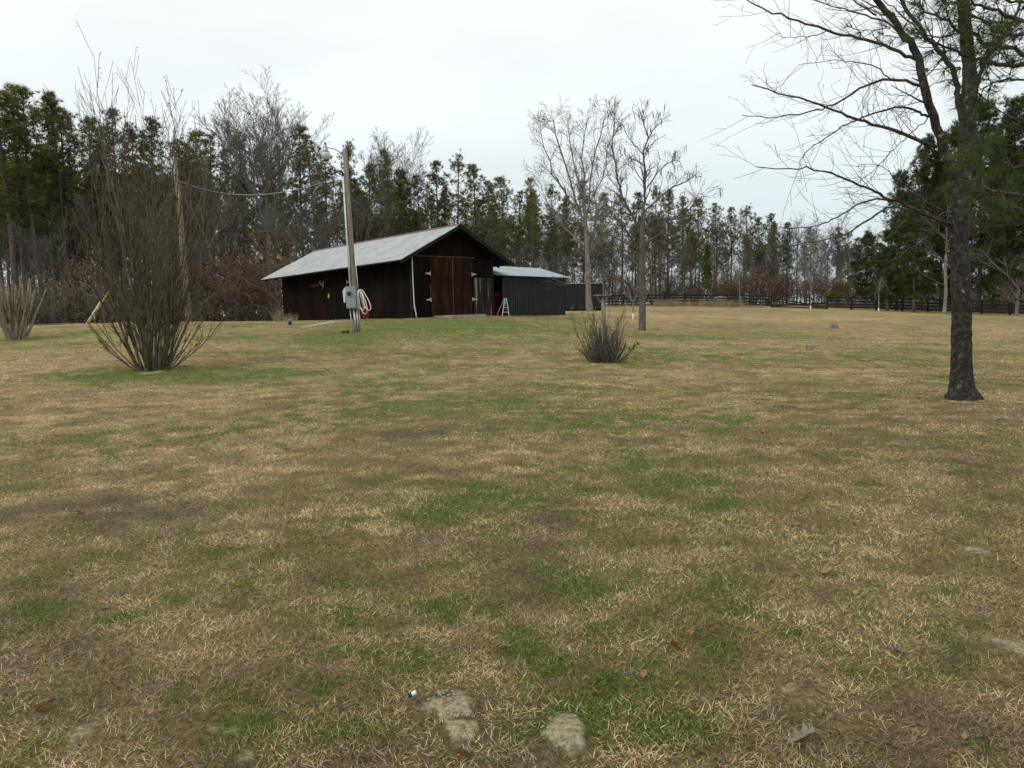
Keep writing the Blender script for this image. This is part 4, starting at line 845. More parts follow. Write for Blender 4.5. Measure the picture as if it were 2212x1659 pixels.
# ------------------------------------------------------------------ near tree at the right
def Q6(x, y): return ((2150 + x * .7472) / 3, (y * .7472) / 3)
base = G(965, 12.4); root = thing('near_tree', 'big bare tree with dark lichen spotted trunk at the right of the yard', 'tree', tuple(base))
ND = 12.4
def near(pl, dy=0, n=3, wob=.012, seed=1):
    rnd = random.Random(seed); pts = [W(*Q6(a, b), ND + dy * (i / (len(pl) - 1))) for i, (a, b) in enumerate(pl)]; ff = []
    for i in range(len(pts) - 1):
        p0 = pts[max(0, i - 1)]; p1 = pts[i]; p2 = pts[i + 1]; p3 = pts[min(len(pts) - 1, i + 2)]
        for k in range(n):
            t = k / n; q = .5 * ((2 * p1) + (-p0 + p2) * t + (2 * p0 - 5 * p1 + 4 * p2 - p3) * t * t + (-p0 + 3 * p1 - 3 * p2 + p3) * t ** 3)
            ff.append(q + (np.array([rnd.gauss(0, wob), rnd.gauss(0, wob), rnd.gauss(0, wob)]) if k else 0))
    ff.append(pts[-1]); return ff
def trunk_mesh(pts, rads, n=26, rough=.045, seed=3):
    mb = MB(); rnd = random.Random(seed); P = np.array(pts); nn = len(P); b = 0
    for i in range(nn):
        d = nrm(P[min(i + 1, nn - 1)] - P[max(i - 1, 0)]); x = nrm(np.cross(d, [0, 1., .02])); y = np.cross(d, x)
        for j in range(n):
            a = 2 * math.pi * j / n; r = rads[i] * (1 + rough * (math.sin(5 * a + 2 * math.sin(i * .31)) * .5 + rnd.gauss(0, .55)))
            if rads[i] > .19: r *= 1 + .09 * (rads[i] - .19) / .1 * (math.sin(5 * a + .7) + .5 * math.sin(3 * a))
            mb.v.append(tuple(P[i] + (x * math.cos(a) + y * math.sin(a)) * r))
    for i in range(nn - 1):
        for j in range(n): mb.face((i * n + j, i * n + (j + 1) % n, (i + 1) * n + (j + 1) % n, (i + 1) * n + j))
    return mb
pts = near([(985, 1610), (983, 1480), (984, 1300), (978, 1100), (974, 950), (982, 800), (992, 700), (1002, 600), (1010, 480), (1016, 300), (1002, 150), (990, 0), (985, -160)], 0, 9, .004)
pts[0] = base - [0, 0, .2]; nb = len(pts)
def rtr(z):
    return float(np.interp(z, [-.2, .03, .10, .2, .44, .85, 3.4, 4.6, 5.2, 7, 9], [.34, .27, .225, .19, .160, .150, .122, .118, .095, .078, .045]))
mb = trunk_mesh(pts, [rtr(p[2] - base[2]) for p in pts]); mb.build('trunk', M['near_bark'], root, True)
ntw = dict(levels=4, nseg=[7, 6, 5, 4], wob=.075, up=[.02, .05, .06, .05], kids=[6, 3, 1], start=[.2, .2, .25], ang=[.6, .65, .7], ratio=[.45, .5, .5], minr=.0022, taper=.3)
NB = [([(975, 720), (930, 640), (880, 510), (830, 330), (800, 210), (740, 130), (660, 20), (620, -60)], -.4, .078, 'l'), ([(985, 480), (968, 400), (960, 330), (910, 220), (830, 130), (760, 40), (720, -40)], .5, .05, 'l'), ([(1018, 400), (1050, 330), (1090, 220), (1150, 150), (1200, 60), (1230, -20)], .5, .038, 'l'),
      ([(880, 590), (780, 550), (650, 505), (550, 475), (450, 435), (290, 385), (140, 340)], -.9, .040, 'b'), ([(850, 470), (800, 445), (740, 430), (630, 455), (540, 490), (460, 540), (370, 600), (330, 660)], -.6, .026, 'b'), ([(820, 345), (700, 320), (600, 345), (490, 410), (400, 440), (250, 470), (100, 462)], .5, .030, 'b'),
      ([(805, 240), (700, 195), (570, 155), (440, 120), (290, 75), (180, 30), (100, -10)], -.5, .036, 'b'), ([(960, 900), (860, 870), (740, 810), (690, 800), (620, 760), (520, 720), (440, 690), (330, 680), (160, 670)], -1.0, .038, 'b'), ([(740, 812), (660, 800), (580, 815), (480, 875), (410, 905), (300, 915), (220, 920)], -.8, .022, 'b'),
      ([(955, 930), (860, 865), (720, 830), (640, 860), (540, 930), (440, 960), (290, 985)], .7, .03, 'b'), ([(950, 860), (900, 840), (830, 800), (780, 760), (700, 700), (650, 665), (560, 670)], .5, .018, 'b'), ([(955, 850), (900, 860), (860, 930), (830, 960), (760, 1010), (700, 1045), (570, 1045)], -.7, .014, 'p'),
      ([(950, 890), (880, 870), (800, 860), (740, 900), (680, 960), (600, 1010), (560, 1060)], -.5, .012, 'p'), ([(850, 470), (800, 520), (740, 570), (690, 620), (670, 650), (640, 660)], -.9, .012, 'b'), ([(700, 700), (760, 760), (800, 800), (900, 820)], .6, .01, 'b'),
      ([(790, 190), (700, 100), (600, 60), (480, 30), (360, -20)], .6, .026, 'b'), ([(640, 60), (560, 10), (480, -40)], -.6, .02, 'b'), ([(910, 225), (860, 290), (780, 380), (720, 380), (660, 360)], .6, .014, 'b'), ([(1010, 520), (1080, 560), (1160, 580), (1240, 600)], .7, .02, 'b'), ([(1040, 370), (1100, 420), (1180, 470), (1250, 480)], -.7, .018, 'b'),
      ([(830, 140), (740, 60), (690, 20), (600, -40)], .8, .02, 'b'), ([(955, 320), (900, 330), (850, 350), (780, 420)], -.8, .012, 'b'), ([(700, 320), (640, 270), (560, 250), (470, 240), (330, 260)], -.4, .014, 'b'), ([(440, 125), (360, 150), (280, 150), (240, 130)], .3, .01, 'b')]
rnd = random.Random(21)
for k, (pl, dy, r0, kind) in enumerate(NB):
    ff = near(pl, dy, 4, .012, 30 + k); n_ = len(ff); r0 *= (.78 if kind != 'l' else 1); rad = [max(.004, r0 * (1 - (.55 if kind == 'l' else .8) * i / n_)) for i in range(n_)]
    if kind == 'l': mb = trunk_mesh(ff, rad, 12, .05, k)
    else: mb = MB(); mb.tube(ff, rad, 6, False)
    for i in range(3, n_):
        if kind == 'l' and (ff[i][2] < 4.2 or rnd.random() < .45): continue
        for q in range(1 if (kind == 'l' or i % 3) and kind != 'p' else (i % 2)):
            d = nrm(ff[i] - ff[i - 1]); s = rnd.choice((-1, 1)); nd = nrm(d * .75 + np.array([rnd.gauss(-.05, .35), rnd.gauss(0, .45), rnd.uniform(.15, .8) * s]))
            branch_rec(mb, ff[i], nd, rnd.uniform(.25, .85) * (1.0 if kind != 'p' else .6), max(.0035, rad[i] * .3), 2 if rnd.random() < .7 else 1, rnd, ntw)
    mb.build('limb' if kind == 'l' else 'branch', M['near_bark'] if kind == 'l' else M['near_twig'], root, True)

# ------------------------------------------------------------------ near pine boughs (tree stands just outside the right edge)
tb = np.array([6.9, 8.6, 0]); tb[2] = H(6.9, 8.6); root = thing('near_pine', 'green pine reaching its needled boughs into the upper right', 'tree', tuple(tb))
mb = trunk_mesh([tb + [0, 0, z] for z in np.linspace(-.2, 9.5, 40)], [max(.04, .17 * (1 - z / 11)) for z in np.linspace(-.2, 9.5, 40)], 16, .05, 8); mb.build('trunk', M['near_bark'], root, True)
PB = [([(1290, 262), (1170, 260), (1060, 250), (1000, 225), (920, 190), (850, 165)], 7.9, .016), ([(1290, 235), (1150, 190), (1060, 165), (960, 120), (880, 60), (800, 20)], 8.4, .016), ([(1290, 100), (1150, 60), (1060, 20), (1000, -20)], 7.6, .014), ([(1290, 785), (1150, 775), (1080, 760), (1020, 720), (985, 690)], 7.8, .013),
      ([(1290, 690), (1180, 660), (1100, 655), (1040, 640)], 8.0, .010), ([(1290, 860), (1220, 835), (1150, 830), (1110, 840)], 8.6, .010), ([(1290, 160), (1180, 130), (1120, 150), (1080, 210), (1060, 260)], 7.3, .010), ([(1290, 20), (1180, 10), (1100, -30)], 8.0, .012), ([(1290, 330), (1180, 320), (1100, 330), (1060, 380)], 8.8, .009),
      ([(1290, 930), (1240, 900), (1190, 900)], 8.8, .008), ([(1000, 120), (900, 150), (800, 130), (720, 150), (640, 120), (580, 130)], 8.9, .006), ([(1290, 60), (1220, 90), (1120, 90), (1020, 60), (920, 10)], 8.2, .012)]
rg = np.random.default_rng(4); rnd = random.Random(44)
for k, (pl, D, r0) in enumerate(PB):
    P = [W(*Q6(a, b), D + .3 * math.sin(i + k)) for i, (a, b) in enumerate(pl)]; ff = []
    for i in range(len(P) - 1):
        for u in (0, .25, .5, .75): ff.append(P[i] + (P[i + 1] - P[i]) * u + np.array([rnd.gauss(0, .012), rnd.gauss(0, .03), rnd.gauss(0, .012)]) * (u > 0))
    ff.append(P[-1]); 
    if k != 10: hz_ = P[0][2]; ff = [tb + [0, 0, max(.8, hz_ - tb[2] - .3)]] + ff
    n_ = len(ff); mb = MB(); mb.tube(ff, [max(.004, r0 * 1.6 * (1 - .75 * i / n_)) for i in range(n_)], 6, False); cen = []; dr = []
    for i in range(2, n_):
        for q in range(1 if k == 10 else 2):
            if rnd.random() < (.35 if k == 10 else .12): continue
            d = nrm(ff[i] - ff[i - 1]); nd = nrm(d * .7 + np.array([rnd.gauss(0, .5), rnd.gauss(0, .6), rnd.gauss(.1, .45)])); l = rnd.uniform(.12, .5) * (.5 if k == 10 else 1); e1 = ff[i] + nd * l * .6; e2 = e1 + nrm(nd + [0, 0, .35]) * l * .4
            mb.tube([ff[i], e1, e2], [.005, .004, .003], 4, False)
            for c_, d_ in ((e2, nd), (e2 - nd * .05, nrm(nd + [0, 0, .2]))): cen.append(c_); dr.append(d_)
    cen += [ff[-1], ff[-1]]; dr += [nrm(ff[-1] - ff[-2])] * 2
    bo = mb.build('bough', M['near_twig'], root, True)
    nm = MB(); V_, T_ = tuft_tris(np.array(cen), np.array(dr), 20, .19, .0042, rg, .62); nm.tris(V_, T_)
    o = nm.build('needles', M['needle_near']); o.parent = bo; o.matrix_parent_inverse = Matrix(); o['kind'] = 'stuff'

# ------------------------------------------------------------------ shrubs
def stems_shrub(root, base, n, brad, spread, hmin, hmax, r0, mname, seed, forks, curve=.25, low=0, rexp=.6, part='stem', twmin=.004, kink=.03):
    rnd = random.Random(seed); made = []
    for k in range(n):
        a = 6.283 * k / n * 1.0 + rnd.uniform(-.4, .4); f = rnd.random() ** rexp; off = np.array([math.cos(a), math.sin(a), 0]) * brad * f; an = spread * f * rnd.uniform(.75, 1.15) + rnd.uniform(-.03, .03)
        hgt_ = hmin + (hmax - hmin) * rnd.random() ** .8 * (1.1 - .25 * f); d = np.array([math.cos(a) * math.sin(an), math.sin(a) * math.sin(an), math.cos(an)]); p = base + off - [0, 0, .08]; pts = [p]; ns = 9
        for i in range(ns):
            d = nrm(d + np.array([rnd.gauss(0, kink), rnd.gauss(0, kink), curve * .12])); p = p + d * hgt_ / ns; pts.append(p)
        r = r0 * rnd.uniform(.5, 1.1); mb = MB(); rad = [r * (1 - .82 * i / ns) + twmin for i in range(ns + 1)]; mb.tube(pts, rad, 6, False)
        for i in range(2, ns + 1):
            for q in range(forks):
                if rnd.random() < .8:
                    dd = nrm(pts[i] - pts[i - 1]); nd = nrm(dd + np.array([rnd.gauss(0, .3), rnd.gauss(0, .3), .05])); branch_rec(mb, pts[i], nd, hgt_ * rnd.uniform(.14, .32), rad[i] * .5, 2, rnd, SHR, None)
        made.append(mb.build(part, M[mname], root, True))
    return made
SHR = dict(levels=4, nseg=[4, 4, 4, 3], wob=.05, up=[.05, .06, .06, .05], kids=[3, 3, 3], start=[.3, .3, .3], ang=[.35, .35, .35], ratio=[.5, .55, .55], minr=.0048, taper=.4)
b = G(150, 19.7); root = thing('crepe_myrtle', 'large leafless multi stemmed shrub standing tall at the left of the yard', 'shrub', tuple(b))
big_st = stems_shrub(root, b, 34, .40, .37, 2.6, 6.1, .033, 'myrtle', 51, 3, curve=.22, twmin=.004, kink=.065)
stems_shrub(root, b, 24, .40, .95, 1.1, 2.3, .014, 'myrtle', 52, 1, curve=.35, rexp=.25)
mb = MB(); rnd = random.Random(53)
for o in big_st:
    top_v = sorted(((v.co.z, tuple(v.co)) for v in o.data.vertices), reverse=True)[:60:12]
    for z_, c_ in top_v:
        if z_ > b[2] + 4.0:
            for q in range(3): p = np.array(c_) + [rnd.gauss(0, .03), rnd.gauss(0, .03), rnd.gauss(-.05, .07)]; s_ = rnd.uniform(.007, .013); mb.tube([p - [0, 0, s_], p, p + [0, 0, s_]], [s_ * .4, s_, s_ * .4], 4)
stuff(mb.build('seed_heads', M['twig'], root))
b = G(13, 35); root = thing('pruned_crepe_myrtle', 'pale knobbly pruned shrub at the left edge of the picture', 'shrub', tuple(b))
st = stems_shrub(root, b, 17, .40, .52, 2.0, 2.9, .075, 'myrtle_pale', 61, 0, curve=.42, twmin=.014, kink=.07)
rnd = random.Random(62)
for k in range(26):
    a = rnd.random() * 6.28; rr_ = rnd.uniform(.5, 1.0); z = rnd.uniform(1.5, 2.3); p = b + [math.cos(a) * rr_, math.sin(a) * rr_ * .7, z]; mb = MB(); mb.tube([p - [math.cos(a) * .25, math.sin(a) * .2, .9], p, p + [rnd.uniform(-.05, .1), 0, .5]], [.04, .03, .018], 5); mb.build('stem', M['myrtle_pale'], root, True)
b = G(603, 21); root = thing('cut_shrub', 'low shrub of cut grey stems in the middle of the lawn', 'shrub', tuple(b))
stems_shrub(root, b, 70, .28, .62, .70, 1.10, .013, 'cut_stem', 71, 0, curve=.45, twmin=.008, kink=.06)
stems_shrub(root, b, 90, .36, .98, .25, .65, .006, 'cut_stem', 72, 1, curve=.3, twmin=.003, kink=.08, part='twig')
stems_shrub(root, b, 16, .30, .6, .9, 1.45, .004, 'cut_stem', 73, 1, curve=.3, twmin=.003, kink=.06, part='twig')
lm = MB(); rg2 = np.random.default_rng(5); cc = rg2.normal(size=(900, 3)) * [.27, .25, .11] + b + [0, 0, .2]; cc[:, 2] = np.maximum(cc[:, 2], b[2] + .02); V_, T_ = tuft_tris(cc, np.tile([[0, 0, 1.]], (900, 1)), 2, .12, .007, rg2, .9); lm.tris(V_, T_)
o = lm.build('base_thatch', M['brush'], root); stuff(o)
# holly sprigs
for (px, py, D, n, lab) in ((631, 349, 21.2, 20, 'dark leaved holly sprig arching right of the cut grey shrub'), (624.5, 360.5, 20.6, 7, 'tiny low holly sprig close to the foot of the cut shrub')):
    b = hit(px, py + 3); b[2] = H(b[0], b[1]); root = thing('holly_sprig', lab, 'plant', tuple(b)); mb = MB(); a1 = b + [-.12, 0, 0]
    tp_ = W(px + (9 if n > 10 else 2), py - (6 if n > 10 else 1), b[1]); mid = (a1 + tp_) / 2 + [-.03, 0, .02]; mb.tube([a1, mid, tp_], [.008, .006, .003], 5); mb.build('stem', M['myrtle'], root)
    rg3 = np.random.default_rng(n)
    for k in range(n):
        u = .2 + .8 * k / n; c_ = (a1 + (mid - a1) * u * 2) if u < .5 else (mid + (tp_ - mid) * (u - .5) * 2); V_, T_ = leaf_quads(np.array([c_ + rg3.normal(size=3) * .035]), np.array([.10]), rg3); lm = MB(); lm.tris(V_, T_); lm.build('leaf', M['green_leaf'], root)

# post with a board on top (feeder post)
b = G(604, 30); t_ = thing('feeder_post', 'old wooden post with a flat braced board on top behind the cut shrub', 'post', tuple(b)); tpz = W(602.5, 296, 30)
mb = MB(); mb.tube([b - [0, 0, .2], b + [0, 0, .5], tpz], [.085, .08, .07], 9); mb.build('post', M['pole_wood'], t_, True)
mb = MB(); mb.box(tpz + [-.02, 0, .03], (.62, .4, .04)); mb.build('top_board', M['pole_wood'], t_)
for sg in (-1, 1): mb = MB(); mb.beam(tpz + [0, 0, -.32], tpz + [sg * .25, 0, .0], .04, .05); mb.build('brace', M['pole_wood'], t_)

# stumps
for (px, py, D, s, lab) in ((834.7, 328.3, 41, .20, 'small grey tree stump farther out in the right field'), (809.7, 348.5, 25, .10, 'small dark stump nearer the camera in the right field')):
    b = hit(px, py + .3); t_ = thing('tree_stump', lab, 'stump', tuple(b)); rnd = random.Random(int(px)); mb = MB(); n_ = 10; b0 = len(mb.v)
    for z, r in ((-.05, 1.35), (.3, 1.05), (1.0, .95)):
        for j in range(n_): a = 6.283 * j / n_; q = s * r * (1 + .18 * math.sin(3 * a + px)); mb.v.append(tuple(b + [math.cos(a) * q, math.sin(a) * q, z * s * 1.0 + (.03 * math.sin(a * 2) if z == 1 else 0)]))
    for i in range(2):
        for j in range(n_): mb.face((b0 + i * n_ + j, b0 + i * n_ + (j + 1) % n_, b0 + (i + 1) * n_ + (j + 1) % n_, b0 + (i + 1) * n_ + j))
    mb.build('stump_side', M['grey_bark'], t_); mt = MB(); mt.poly([mb.v[b0 + 2 * n_ + j] for j in range(n_)]); mt.build('cut_face', M['pole_wood'], t_)

# young trees with white painted bases
sapp = dict(levels=4, nseg=[6, 4, 3, 3], wob=.05, up=[.05, .12, .1, .08], kids=[9, 4, 3], start=[.25, .2, .2], ang=[.7, .55, .5], ratio=[.38, .5, .5], minr=.009, taper=.3)
for k, (px, D, ht, lab, bark) in enumerate(((633, 46, 2.3, 'young pruned fruit tree with a white painted foot left of the pod tree', 'pale_bark'), (739.5, 93, 6.5, 'faint sapling with a white foot before the far fence, leftmost of three', 'grey_bark'), (810.6, 86, 9.5, 'taller sapling with a white foot at the far fence, middle of three', 'pale_bark'), (878.6, 80, 4.0, 'sapling with a white foot right of the broken fence gap', 'pale_bark'))):
    b = G(px, D); root = thing('young_tree', lab, 'tree', tuple(b)); rnd = random.Random(80 + k); mb = MB(); r = .045 if k == 0 else .06
    hs = 1.0 if k == 0 else ht * .8
    mb.tube([b + [0, 0, .38], b + [.01, 0, hs * .6], b + [.0, .02, hs]], [r, r * .85, r * .7 if k == 0 else r * .3], 7, False); mb.build('trunk', M[bark], root, True)
    mb = MB(); mb.tube([b - [0, 0, .1], b + [0, 0, .39]], [r * 1.25, r * 1.05], 8); mb.build('painted_base', M['white_paint'], root, True)
    cm = MB()
    if k == 0:
        for i in range(6): a = i * 1.05; branch_rec(cm, b + [0, 0, hs], nrm([math.cos(a) * .75, math.sin(a) * .75, .8]), rnd.uniform(.8, 1.3), .032, 1, rnd, dict(sapp, up=[.1, .2, .15, .1], minr=.010))
    else:
        for i in range(14): z = hs * rnd.uniform(.3, 1); a = rnd.random() * 6.28; branch_rec(cm, b + [0, 0, z], nrm([math.cos(a) * .6, math.sin(a) * .6, .8]), ht * .24, .02, 1, rnd, sapp)
    cm.build('crown', M[bark], root, True)
for k, (px, D, ht, lab) in enumerate(((944.6, 76.5, 13, 'thin pale trunked bare tree just left of the near dark trunk'), (1016.6, 72, 8.5, 'small bare grey tree at the right edge in front of the fence'))):
    b = G(px, D); p, _ = bare_proto(90 + k, 'field_tree', lab, ht, .17, dict(fine, low=5 + 6 * k, ang=[.8, .7, .6], minr=.007), 'grey_bark', .45 if k == 0 else .3, 2 + k, .3 + .5 * k, 'pod_bark'); p.location = b

# ------------------------------------------------------------------ undergrowth
def leafy_proto(seed, name, label, Hh, R0, nleaf, leafm, size, cat='shrub', narrow=False):
    rnd = random.Random(seed); rg = np.random.default_rng(seed); root = thing(name, label, cat, (0, 0, -500)); mb = MB(); tips = []
    for k in range(4 if not narrow else 1):
        a = rnd.random() * 6.28; branch_rec(mb, np.array([0, 0, -.1]), nrm([math.cos(a) * .3, math.sin(a) * .3, 1]), Hh * .8, .035, 0, rnd, dict(levels=3, nseg=[5, 4, 3], wob=.08, up=[.05, .02, 0], kids=[8, 4], start=[.2, .2], ang=[.8, .7], ratio=[.45, .5], minr=.008, taper=.3), tips)
    ob('stem', mb.mesh(name + '_stem', M['twig']), root, (0, 0, 0))
    n = nleaf; cl_ = 26; c = rg.normal(size=(cl_, 3)) * [.42 * R0, .42 * R0, .2 * Hh] + [0, 0, Hh * .55]; pick = rg.integers(0, cl_, n); P = c[pick] + rg.normal(size=(n, 3)) * [R0 * .2, R0 * .2, Hh * .07]; P[:, 2] = np.clip(P[:, 2], .15, Hh * 1.05)
    if narrow: P[:, :2] *= .8
    V_, T_ = leaf_quads(P, np.full(n, size), rg); lm = MB(); lm.tris(V_, T_); ob('foliage', lm.mesh(name + '_foliage', M[leafm]), root, (0, 0, 0)); return root
brown = [leafy_proto(400 + k, 'oak_sapling', 'oak', 4.5, 1.9, 1100, 'brown_leaf', .16) for k in range(3)]
greenp = [leafy_proto(410 + k, 'evergreen_shrub', 'green', 2.6, 1.6, 1300, 'green_leaf', .14) for k in range(2)]
ALLP += brown + greenp
zb = [(640, 61), (690, 61), (740, 61), (790, 62), (590, 59), (830, 60), (720, 66), (550, 62), (1640, 99), (2170, 105), (2230, 106), (2290, 106), (2350, 106), (2420, 104), (2200, 112), (2330, 112), (2560, 98), (2600, 97), (2650, 95), (2510, 100), (2710, 93), (280, 58), (250, 56), (480, 60), (2100, 106), (2760, 92), (640, 70), (780, 72), (2450, 110), (700, 56), (760, 57), (820, 56)]
zl = zlabel(zb, 'rusty leaved sapling', '')
for k, (sx_, D) in enumerate(zb):
    s = random.uniform(.7, 1.15) * (1.25 if sx_ < 900 else 1.1)
    copy_tree(brown[k % 3], tuple(G(sx_ * Kx, D)), random.random() * 6.28, (s, s, s), label=zl[(sx_, D)], group='rusty leaved saplings along the wood')
gs = [(235, 57, 1.0, 'low bright green pine bush at the wood edge left of the big bare shrub'), (2500, 97, .9, 'round dull green bush behind the broken gap in the fence'), (2250, 100, .5, 'small green bush behind the far fence under the rusty saplings'), (2860, 86, .9, 'green bush behind the fence under the broad pines')]
for k, (sx_, D, s, lab) in enumerate(gs):
    p = G(sx_ * Kx, D); p[2] += (.9 if k == 0 else 0); copy_tree(greenp[k % 2], tuple(p - (np.array([0, 0, .9]) if k == 0 else 0)), 1.0 * k, (s, s, s * (1.15 if k == 0 else 1)), label=lab)
p = leafy_proto(420, 'ivy_clad_trunk', 'narrow ivy covered tree trunk glowing yellow green right of the pod tree', 9.0, .9, 2200, 'green_leaf', .2, 'tree', True); p.location = G(706.5, 99)
for q in ALLP:   # prototypes themselves are not part of the wood
    for ch in list(q.children): bpy.data.objects.remove(ch)
    bpy.data.objects.remove(q)

# brush: tangled stems along the wood
def brush_stuff():
    rg = np.random.default_rng(77); temps = []
    for s in range(5):
        rnd = random.Random(500 + s); mb = MB()
        for k in range(4): a = rnd.random() * 6.28; branch_rec(mb, np.array([rnd.uniform(-.6, .6), rnd.uniform(-.5, .5), -.1]), nrm([math.cos(a) * .4, math.sin(a) * .4, 1]), rnd.uniform(1.4, 3.2), .014, 1, rnd, dict(levels=4, nseg=[4, 3, 2, 1], wob=.10, up=[.03, .03, .02, 0], kids=[4, 4, 3], start=[.1, .1, .1], ang=[.7, .6, .7], ratio=[.5, .5, .6], minr=.011, taper=.4))
        me = mb; F4 = [f for f in mb.f if len(f) == 4]; temps.append((np.array(mb.v), np.array(F4)))
    V = []; F_ = []; o = 0
    for i in range(600):
        px = rg.uniform(-120, 1100); x0 = W(px, 310, 60)[0] / 60; D = float(np.interp(px, _ex, _ey)) + rg.random() ** 1.4 * 22 + (.5 if px < 560 else 7); v, f = temps[rg.integers(5)]; a = rg.random() * 6.28; s = rg.uniform(.6, 1.25) * (1.05 if px < 480 else 1.5); c_, s_ = math.cos(a), math.sin(a)
        x = x0 * D; v2 = np.stack([(v[:, 0] * c_ - v[:, 1] * s_) * s * 1.3 + x, (v[:, 0] * s_ + v[:, 1] * c_) * s * 1.3 + D, v[:, 2] * s + H(x, D)], 1); V.append(v2); F_.append(f + o); o += len(v)
    me = np_mesh('undergrowth', np.concatenate(V), np.concatenate(F_)); me.materials.append(M['brush']); stuff(ob('undergrowth', me), 'tangled leafless brush filling the floor of the wood', 'undergrowth'); return len(me.polygons)
nbq = brush_stuff()
# dead leaves and litter of the wood as low mounded mass (leaf quads)
def litter(name, n, fn, size, m, lab, cat, seed):
    rg = np.random.default_rng(seed); P = fn(rg, n); V_, T_ = leaf_quads(P, np.full(len(P), size), rg); me = np_mesh(name, V_, T_); me.materials.append(m); return stuff(ob(name, me), lab, cat)
def wood_pts(rg, n):
    px = rg.uniform(-120, 1100, n); D = np.interp(px, _ex, _ey) + 1 + 5 * (px > 560) + rg.random(n) ** 1.3 * 24; x = (px - 512) / FPX * D; hz = np.where(px < 500, 1.6, 2.4)
    return np.stack([x, D, hgt(x, D) + rg.random(n) ** 1.6 * hz * (.4 + 1.3 * vnoise(x, D, .35, 5))], 1)
litter('brown_leaf_litter', 30000, wood_pts, .17, mat('wood_litter', [(.08, .058, .038), (.16, .11, .068), (.22, .14, .085)], .6), 'brown leaves and dead weeds along the floor of the wood', 'leaves', 8)
# dry tall weeds in front of the fence
def reeds(name, lab, lst, seed, hgt_=1.0):
    rg = np.random.default_rng(seed); C_ = []
    for px0, px1, D, n, hh in lst:
        px = rg.uniform(px0, px1, n); d = D + rg.normal(size=n) * .8; x = (px - 512) / FPX * d; z = hgt(x, d); C_.append((np.stack([x, d, z], 1), np.full(n, hh)))
    P = np.concatenate([c[0] for c in C_]); hh = np.concatenate([c[1] for c in C_]) * (.5 + .7 * rg.random(len(P))); n = len(P); d = rg.normal(size=(n, 3)) * [.28, .28, 0] + [0, 0, 1]; s = np.stack([np.ones(n), rg.normal(size=n) * .3, np.zeros(n)], 1) * .018
    V_ = np.stack([P - s, P + s, P + d * hh[:, None]], 1).reshape(-1, 3); me = np_mesh(name, V_, np.arange(3 * n).reshape(-1, 3)); me.materials.append(M['dried']); return stuff(ob(name, me), lab, 'weeds')
reeds('dry_weeds', 'tall dry grass standing along the far fence', [(655, 680, 92, 500, .9), (680, 735, 92.5, 900, .7), (700, 745, 91.5, 500, 1.0), (735, 765, 91, 200, .4), (604, 660, 93, 250, .4)], 3)
reeds('wall_weeds', 'dry weeds growing against the far end of the barn wall', [(286, 300, 47.5, 120, .55), (276, 284, 50, 120, .9)], 4)
# pile of old tin and logs beyond the fence
b = G(694, 99); t_ = thing('scrap_pile', 'low pale pile of old boards and tin behind the far fence', 'pile', tuple(b)); rnd = random.Random(3)
for k in range(11): mb = MB(); a = rnd.uniform(-.3, .3); c_ = b + [rnd.uniform(-3, 3), rnd.uniform(-1, 1), .35 + .09 * k * (1 if k < 6 else .6)]; d = np.array([math.cos(a), math.sin(a), rnd.uniform(-.12, .18)]) * rnd.uniform(1.2, 2.4); mb.beam(c_ - d, c_ + d, .7, .05); mb.build('board', M['tin'] if k % 3 else M['pole_wood'], t_)

# ------------------------------------------------------------------ fallen leaves, twigs and litter on the lawn
def oak_leaf(px2, py2, size, m, lab, seed, curl=.35, name='fallen_leaf'):
    size *= .62; k = 1024 / 2212; b = hit(px2 * k, py2 * k) + [0, 0, .022]; rnd = random.Random(seed); a = rnd.random() * 6.28; c_, s_ = math.cos(a), math.sin(a)
    out = [(0, -.5), (.05, -.36), (.2, -.32), (.12, -.18), (.32, -.08), (.16, .02), (.3, .2), (.14, .24), (.1, .42), (0, .5)]; L_ = [(x, y) for x, y in out] + [(-x, y) for x, y in out[-2:0:-1]]; n = len(L_); mb = MB()
    def P(x, y, z=0): X_ = x * size; Y_ = y * size; zz = size * (curl * x * x * 3 + .15 * math.sin(y * 5 + seed) + z); return tuple(b + [X_ * c_ - Y_ * s_, X_ * s_ + Y_ * c_, zz])
    spine = [P(0, y) for y in np.linspace(-.5, .5, n)]
    mid = len(mb.v); mb.v.append(P(0, 0, 0)); 
    for x, y in L_: mb.v.append(P(x, y, rnd.uniform(-.03, .05)))
    for i in range(n): mb.face((mid, mid + 1 + i, mid + 1 + (i + 1) % n))
    mb.tube([P(0, -.5), P(.02, -.68, .03)], .0015, 4)
    return tag(mb.build(name, m), lab, 'leaf', None)
oak_leaf(1455, 1405, .13, M['leaf_rust'], 'rust red fallen leaf on the lawn, upper right of the two pale mounds', 1)
oak_leaf(1492, 1372, .17, M['leaf_tan'], 'large brown curled leaf just above the rust red leaf', 2, .5)
oak_leaf(1735, 1604, .20, M['leaf_grey'], 'big crumpled grey white leaf below the middle right at the bottom', 3, .8)
oak_leaf(1785, 1240, .17, M['leaf_tan'], 'tan fallen leaf alone in the right half of the lawn', 4, .5)
oak_leaf(820, 1435, .10, M['leaf_rust'], 'small orange fallen leaf above left of the pale dirt mound', 5)
oak_leaf(97, 1530, .15, M['leaf_rust'], 'flat orange leaf near the lower left corner', 6, .1)
oak_leaf(1270, 1476, .09, M['leaf_tan'], 'small pale tan leaf between the two pale mounds', 7)
oak_leaf(370, 1074, .19, M['leaf_grey'], 'pale flat leaf in the grey patch of the left lawn', 8, .2)
oak_leaf(1390, 1464, .09, M['leaf_tan'], 'ochre leaf right of the pale tan leaf in the front lawn', 9)
oak_leaf(1975, 1392, .13, M['leaf_tan'], 'yellow tan curled leaf in the right front lawn', 10, .6)
